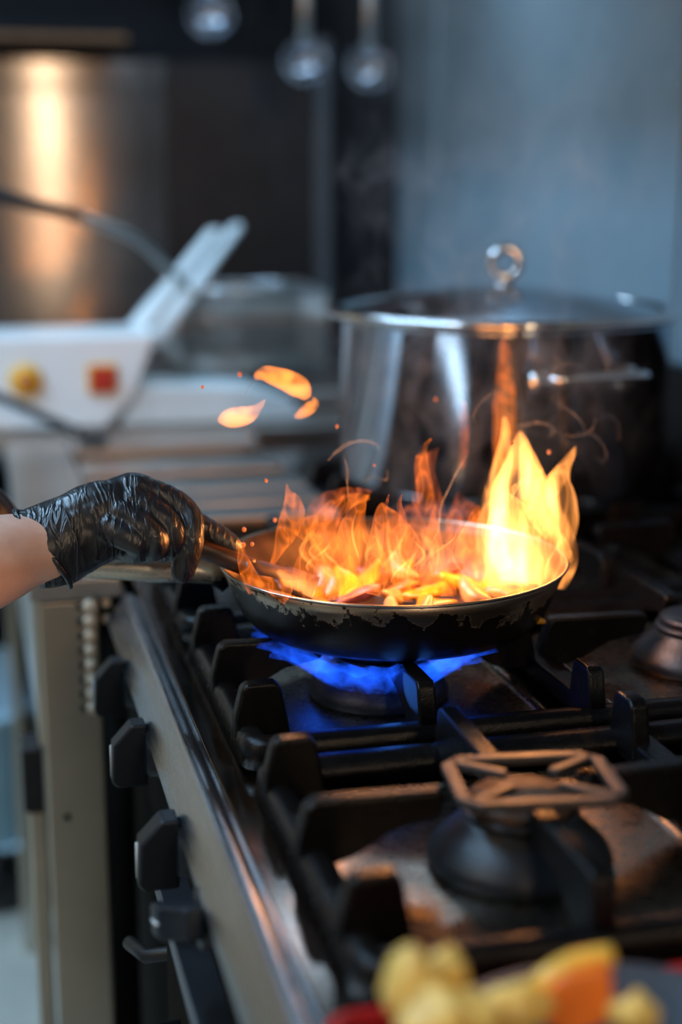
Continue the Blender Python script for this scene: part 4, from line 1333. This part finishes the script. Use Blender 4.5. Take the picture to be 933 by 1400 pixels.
for j in range(8):
    low = j < 8
    x, y = (rnd.uniform(690, 840), rnd.uniform(520, 640)) if low else (rnd.uniform(520, 830), rnd.uniform(250, 400))
    ang, curl = rnd.uniform(0, 6.28), rnd.choice((-1, 1)) * rnd.uniform(0.25, 0.6)
    sp_ = []
    for k in range(9):
        sp_.append((x, y, (0.4, 1.0, 1.6, 2.0, 2.0, 1.8, 1.4, 0.9, 0.4)[k] * (1.0 if low else 1.8)))
        st_ = rnd.uniform(7, 13) * (1.0 if low else 1.6)
        x += st_ * math.cos(ang); y -= st_ * math.sin(ang)
        ang += curl + rnd.uniform(-0.35, 0.35)
    WS.append((sp_, rnd.uniform(1.22, 1.45), 'wisp_faint', 'faint smoke curl drifting ' + ('in front of the steel pot' if low else 'above the lid of the steel pot')))
for s, Y, mt, lab in WS:
    wisp(s, Y, mt, lab)


def haze_mat(name, dens, sc, lo, hi, col=(0.8, 0.85, 0.9)):
    m = bpy.data.materials.new(name)
    m.use_nodes = True
    nt = m.node_tree
    nt.nodes.clear()
    out = N(nt, 'ShaderNodeOutputMaterial')
    v = coords(nt, (sc, sc, sc * 0.7))
    n_ = N(nt, 'ShaderNodeTexNoise', Scale=1.0, Detail=4.0, Roughness=0.6, Distortion=1.2)
    L(nt, v, n_.inputs['Vector'])
    mr = N(nt, 'ShaderNodeMapRange', interpolation_type='SMOOTHSTEP')
    mr.inputs['From Min'].default_value = lo
    mr.inputs['From Max'].default_value = hi
    mr.inputs['To Min'].default_value = 0.0
    mr.inputs['To Max'].default_value = dens
    L(nt, n_.outputs[0], mr.inputs[0])
    # thins out towards the edge of the cloud
    tc = N(nt, 'ShaderNodeTexCoord')
    ln = N(nt, 'ShaderNodeVectorMath', operation='LENGTH')
    mp = N(nt, 'ShaderNodeMapping')
    L(nt, tc.outputs['Object'], mp.inputs[0])
    L(nt, mp.outputs[0], ln.inputs[0])
    fall = N(nt, 'ShaderNodeMapRange', interpolation_type='SMOOTHSTEP')
    fall.inputs['From Min'].default_value = 1.0
    fall.inputs['From Max'].default_value = 0.2
    L(nt, ln.outputs['Value'], fall.inputs[0])
    mu = N(nt, 'ShaderNodeMath', operation='MULTIPLY')
    L(nt, mr.outputs[0], mu.inputs[0]); L(nt, fall.outputs[0], mu.inputs[1])
    vs = N(nt, 'ShaderNodeVolumeScatter')
    vs.inputs['Color'].default_value = (*col, 1)
    L(nt, mu.outputs[0], vs.inputs['Density'])
    L(nt, vs.outputs[0], out.inputs['Volume'])
    return m, mp


def cloud(name, c, rx, ry, rz, dens, sc, lo, hi, lab):
    mt, mp = haze_mat('haze_' + name, dens, sc, lo, hi)
    mp.inputs['Scale'].default_value = (1 / rx, 1 / ry, 1 / rz)
    bm = bmesh.new()
    bmesh.ops.create_icosphere(bm, subdivisions=3, radius=1.0)
    for v in bm.verts:
        v.co = Vector((v.co.x * rx, v.co.y * ry, v.co.z * rz)) + Vector(c)
    o = obj('smoke_cloud', bm, mt, origin=c)
    tag(o, lab, 'smoke')
    o['kind'] = 'stuff'
    return o


cloud('pot', (0.72, 1.72, 1.42), 0.32, 0.32, 0.40, 2.4, 10, 0.42, 0.72, 'blue grey smoke cloud rising over the lid of the steel pot')
cloud('lid', (0.56, 1.52, 1.24), 0.24, 0.16, 0.20, 7.0, 17, 0.52, 0.74, 'wispy smoke curling just above the pot lid')
cloud('left', (0.42, 1.75, 1.42), 0.20, 0.20, 0.34, 0.4, 11, 0.48, 0.78, 'thin smoke drifting before the dark wall panel')
cloud('flame', (0.50, 1.40, 1.07), 0.22, 0.16, 0.17, 4.5, 24, 0.48, 0.75, 'thin smoke swirling between the flames and the steel pot')

for o in bpy.data.objects:
    if '_o' in o:
        del o['_o']
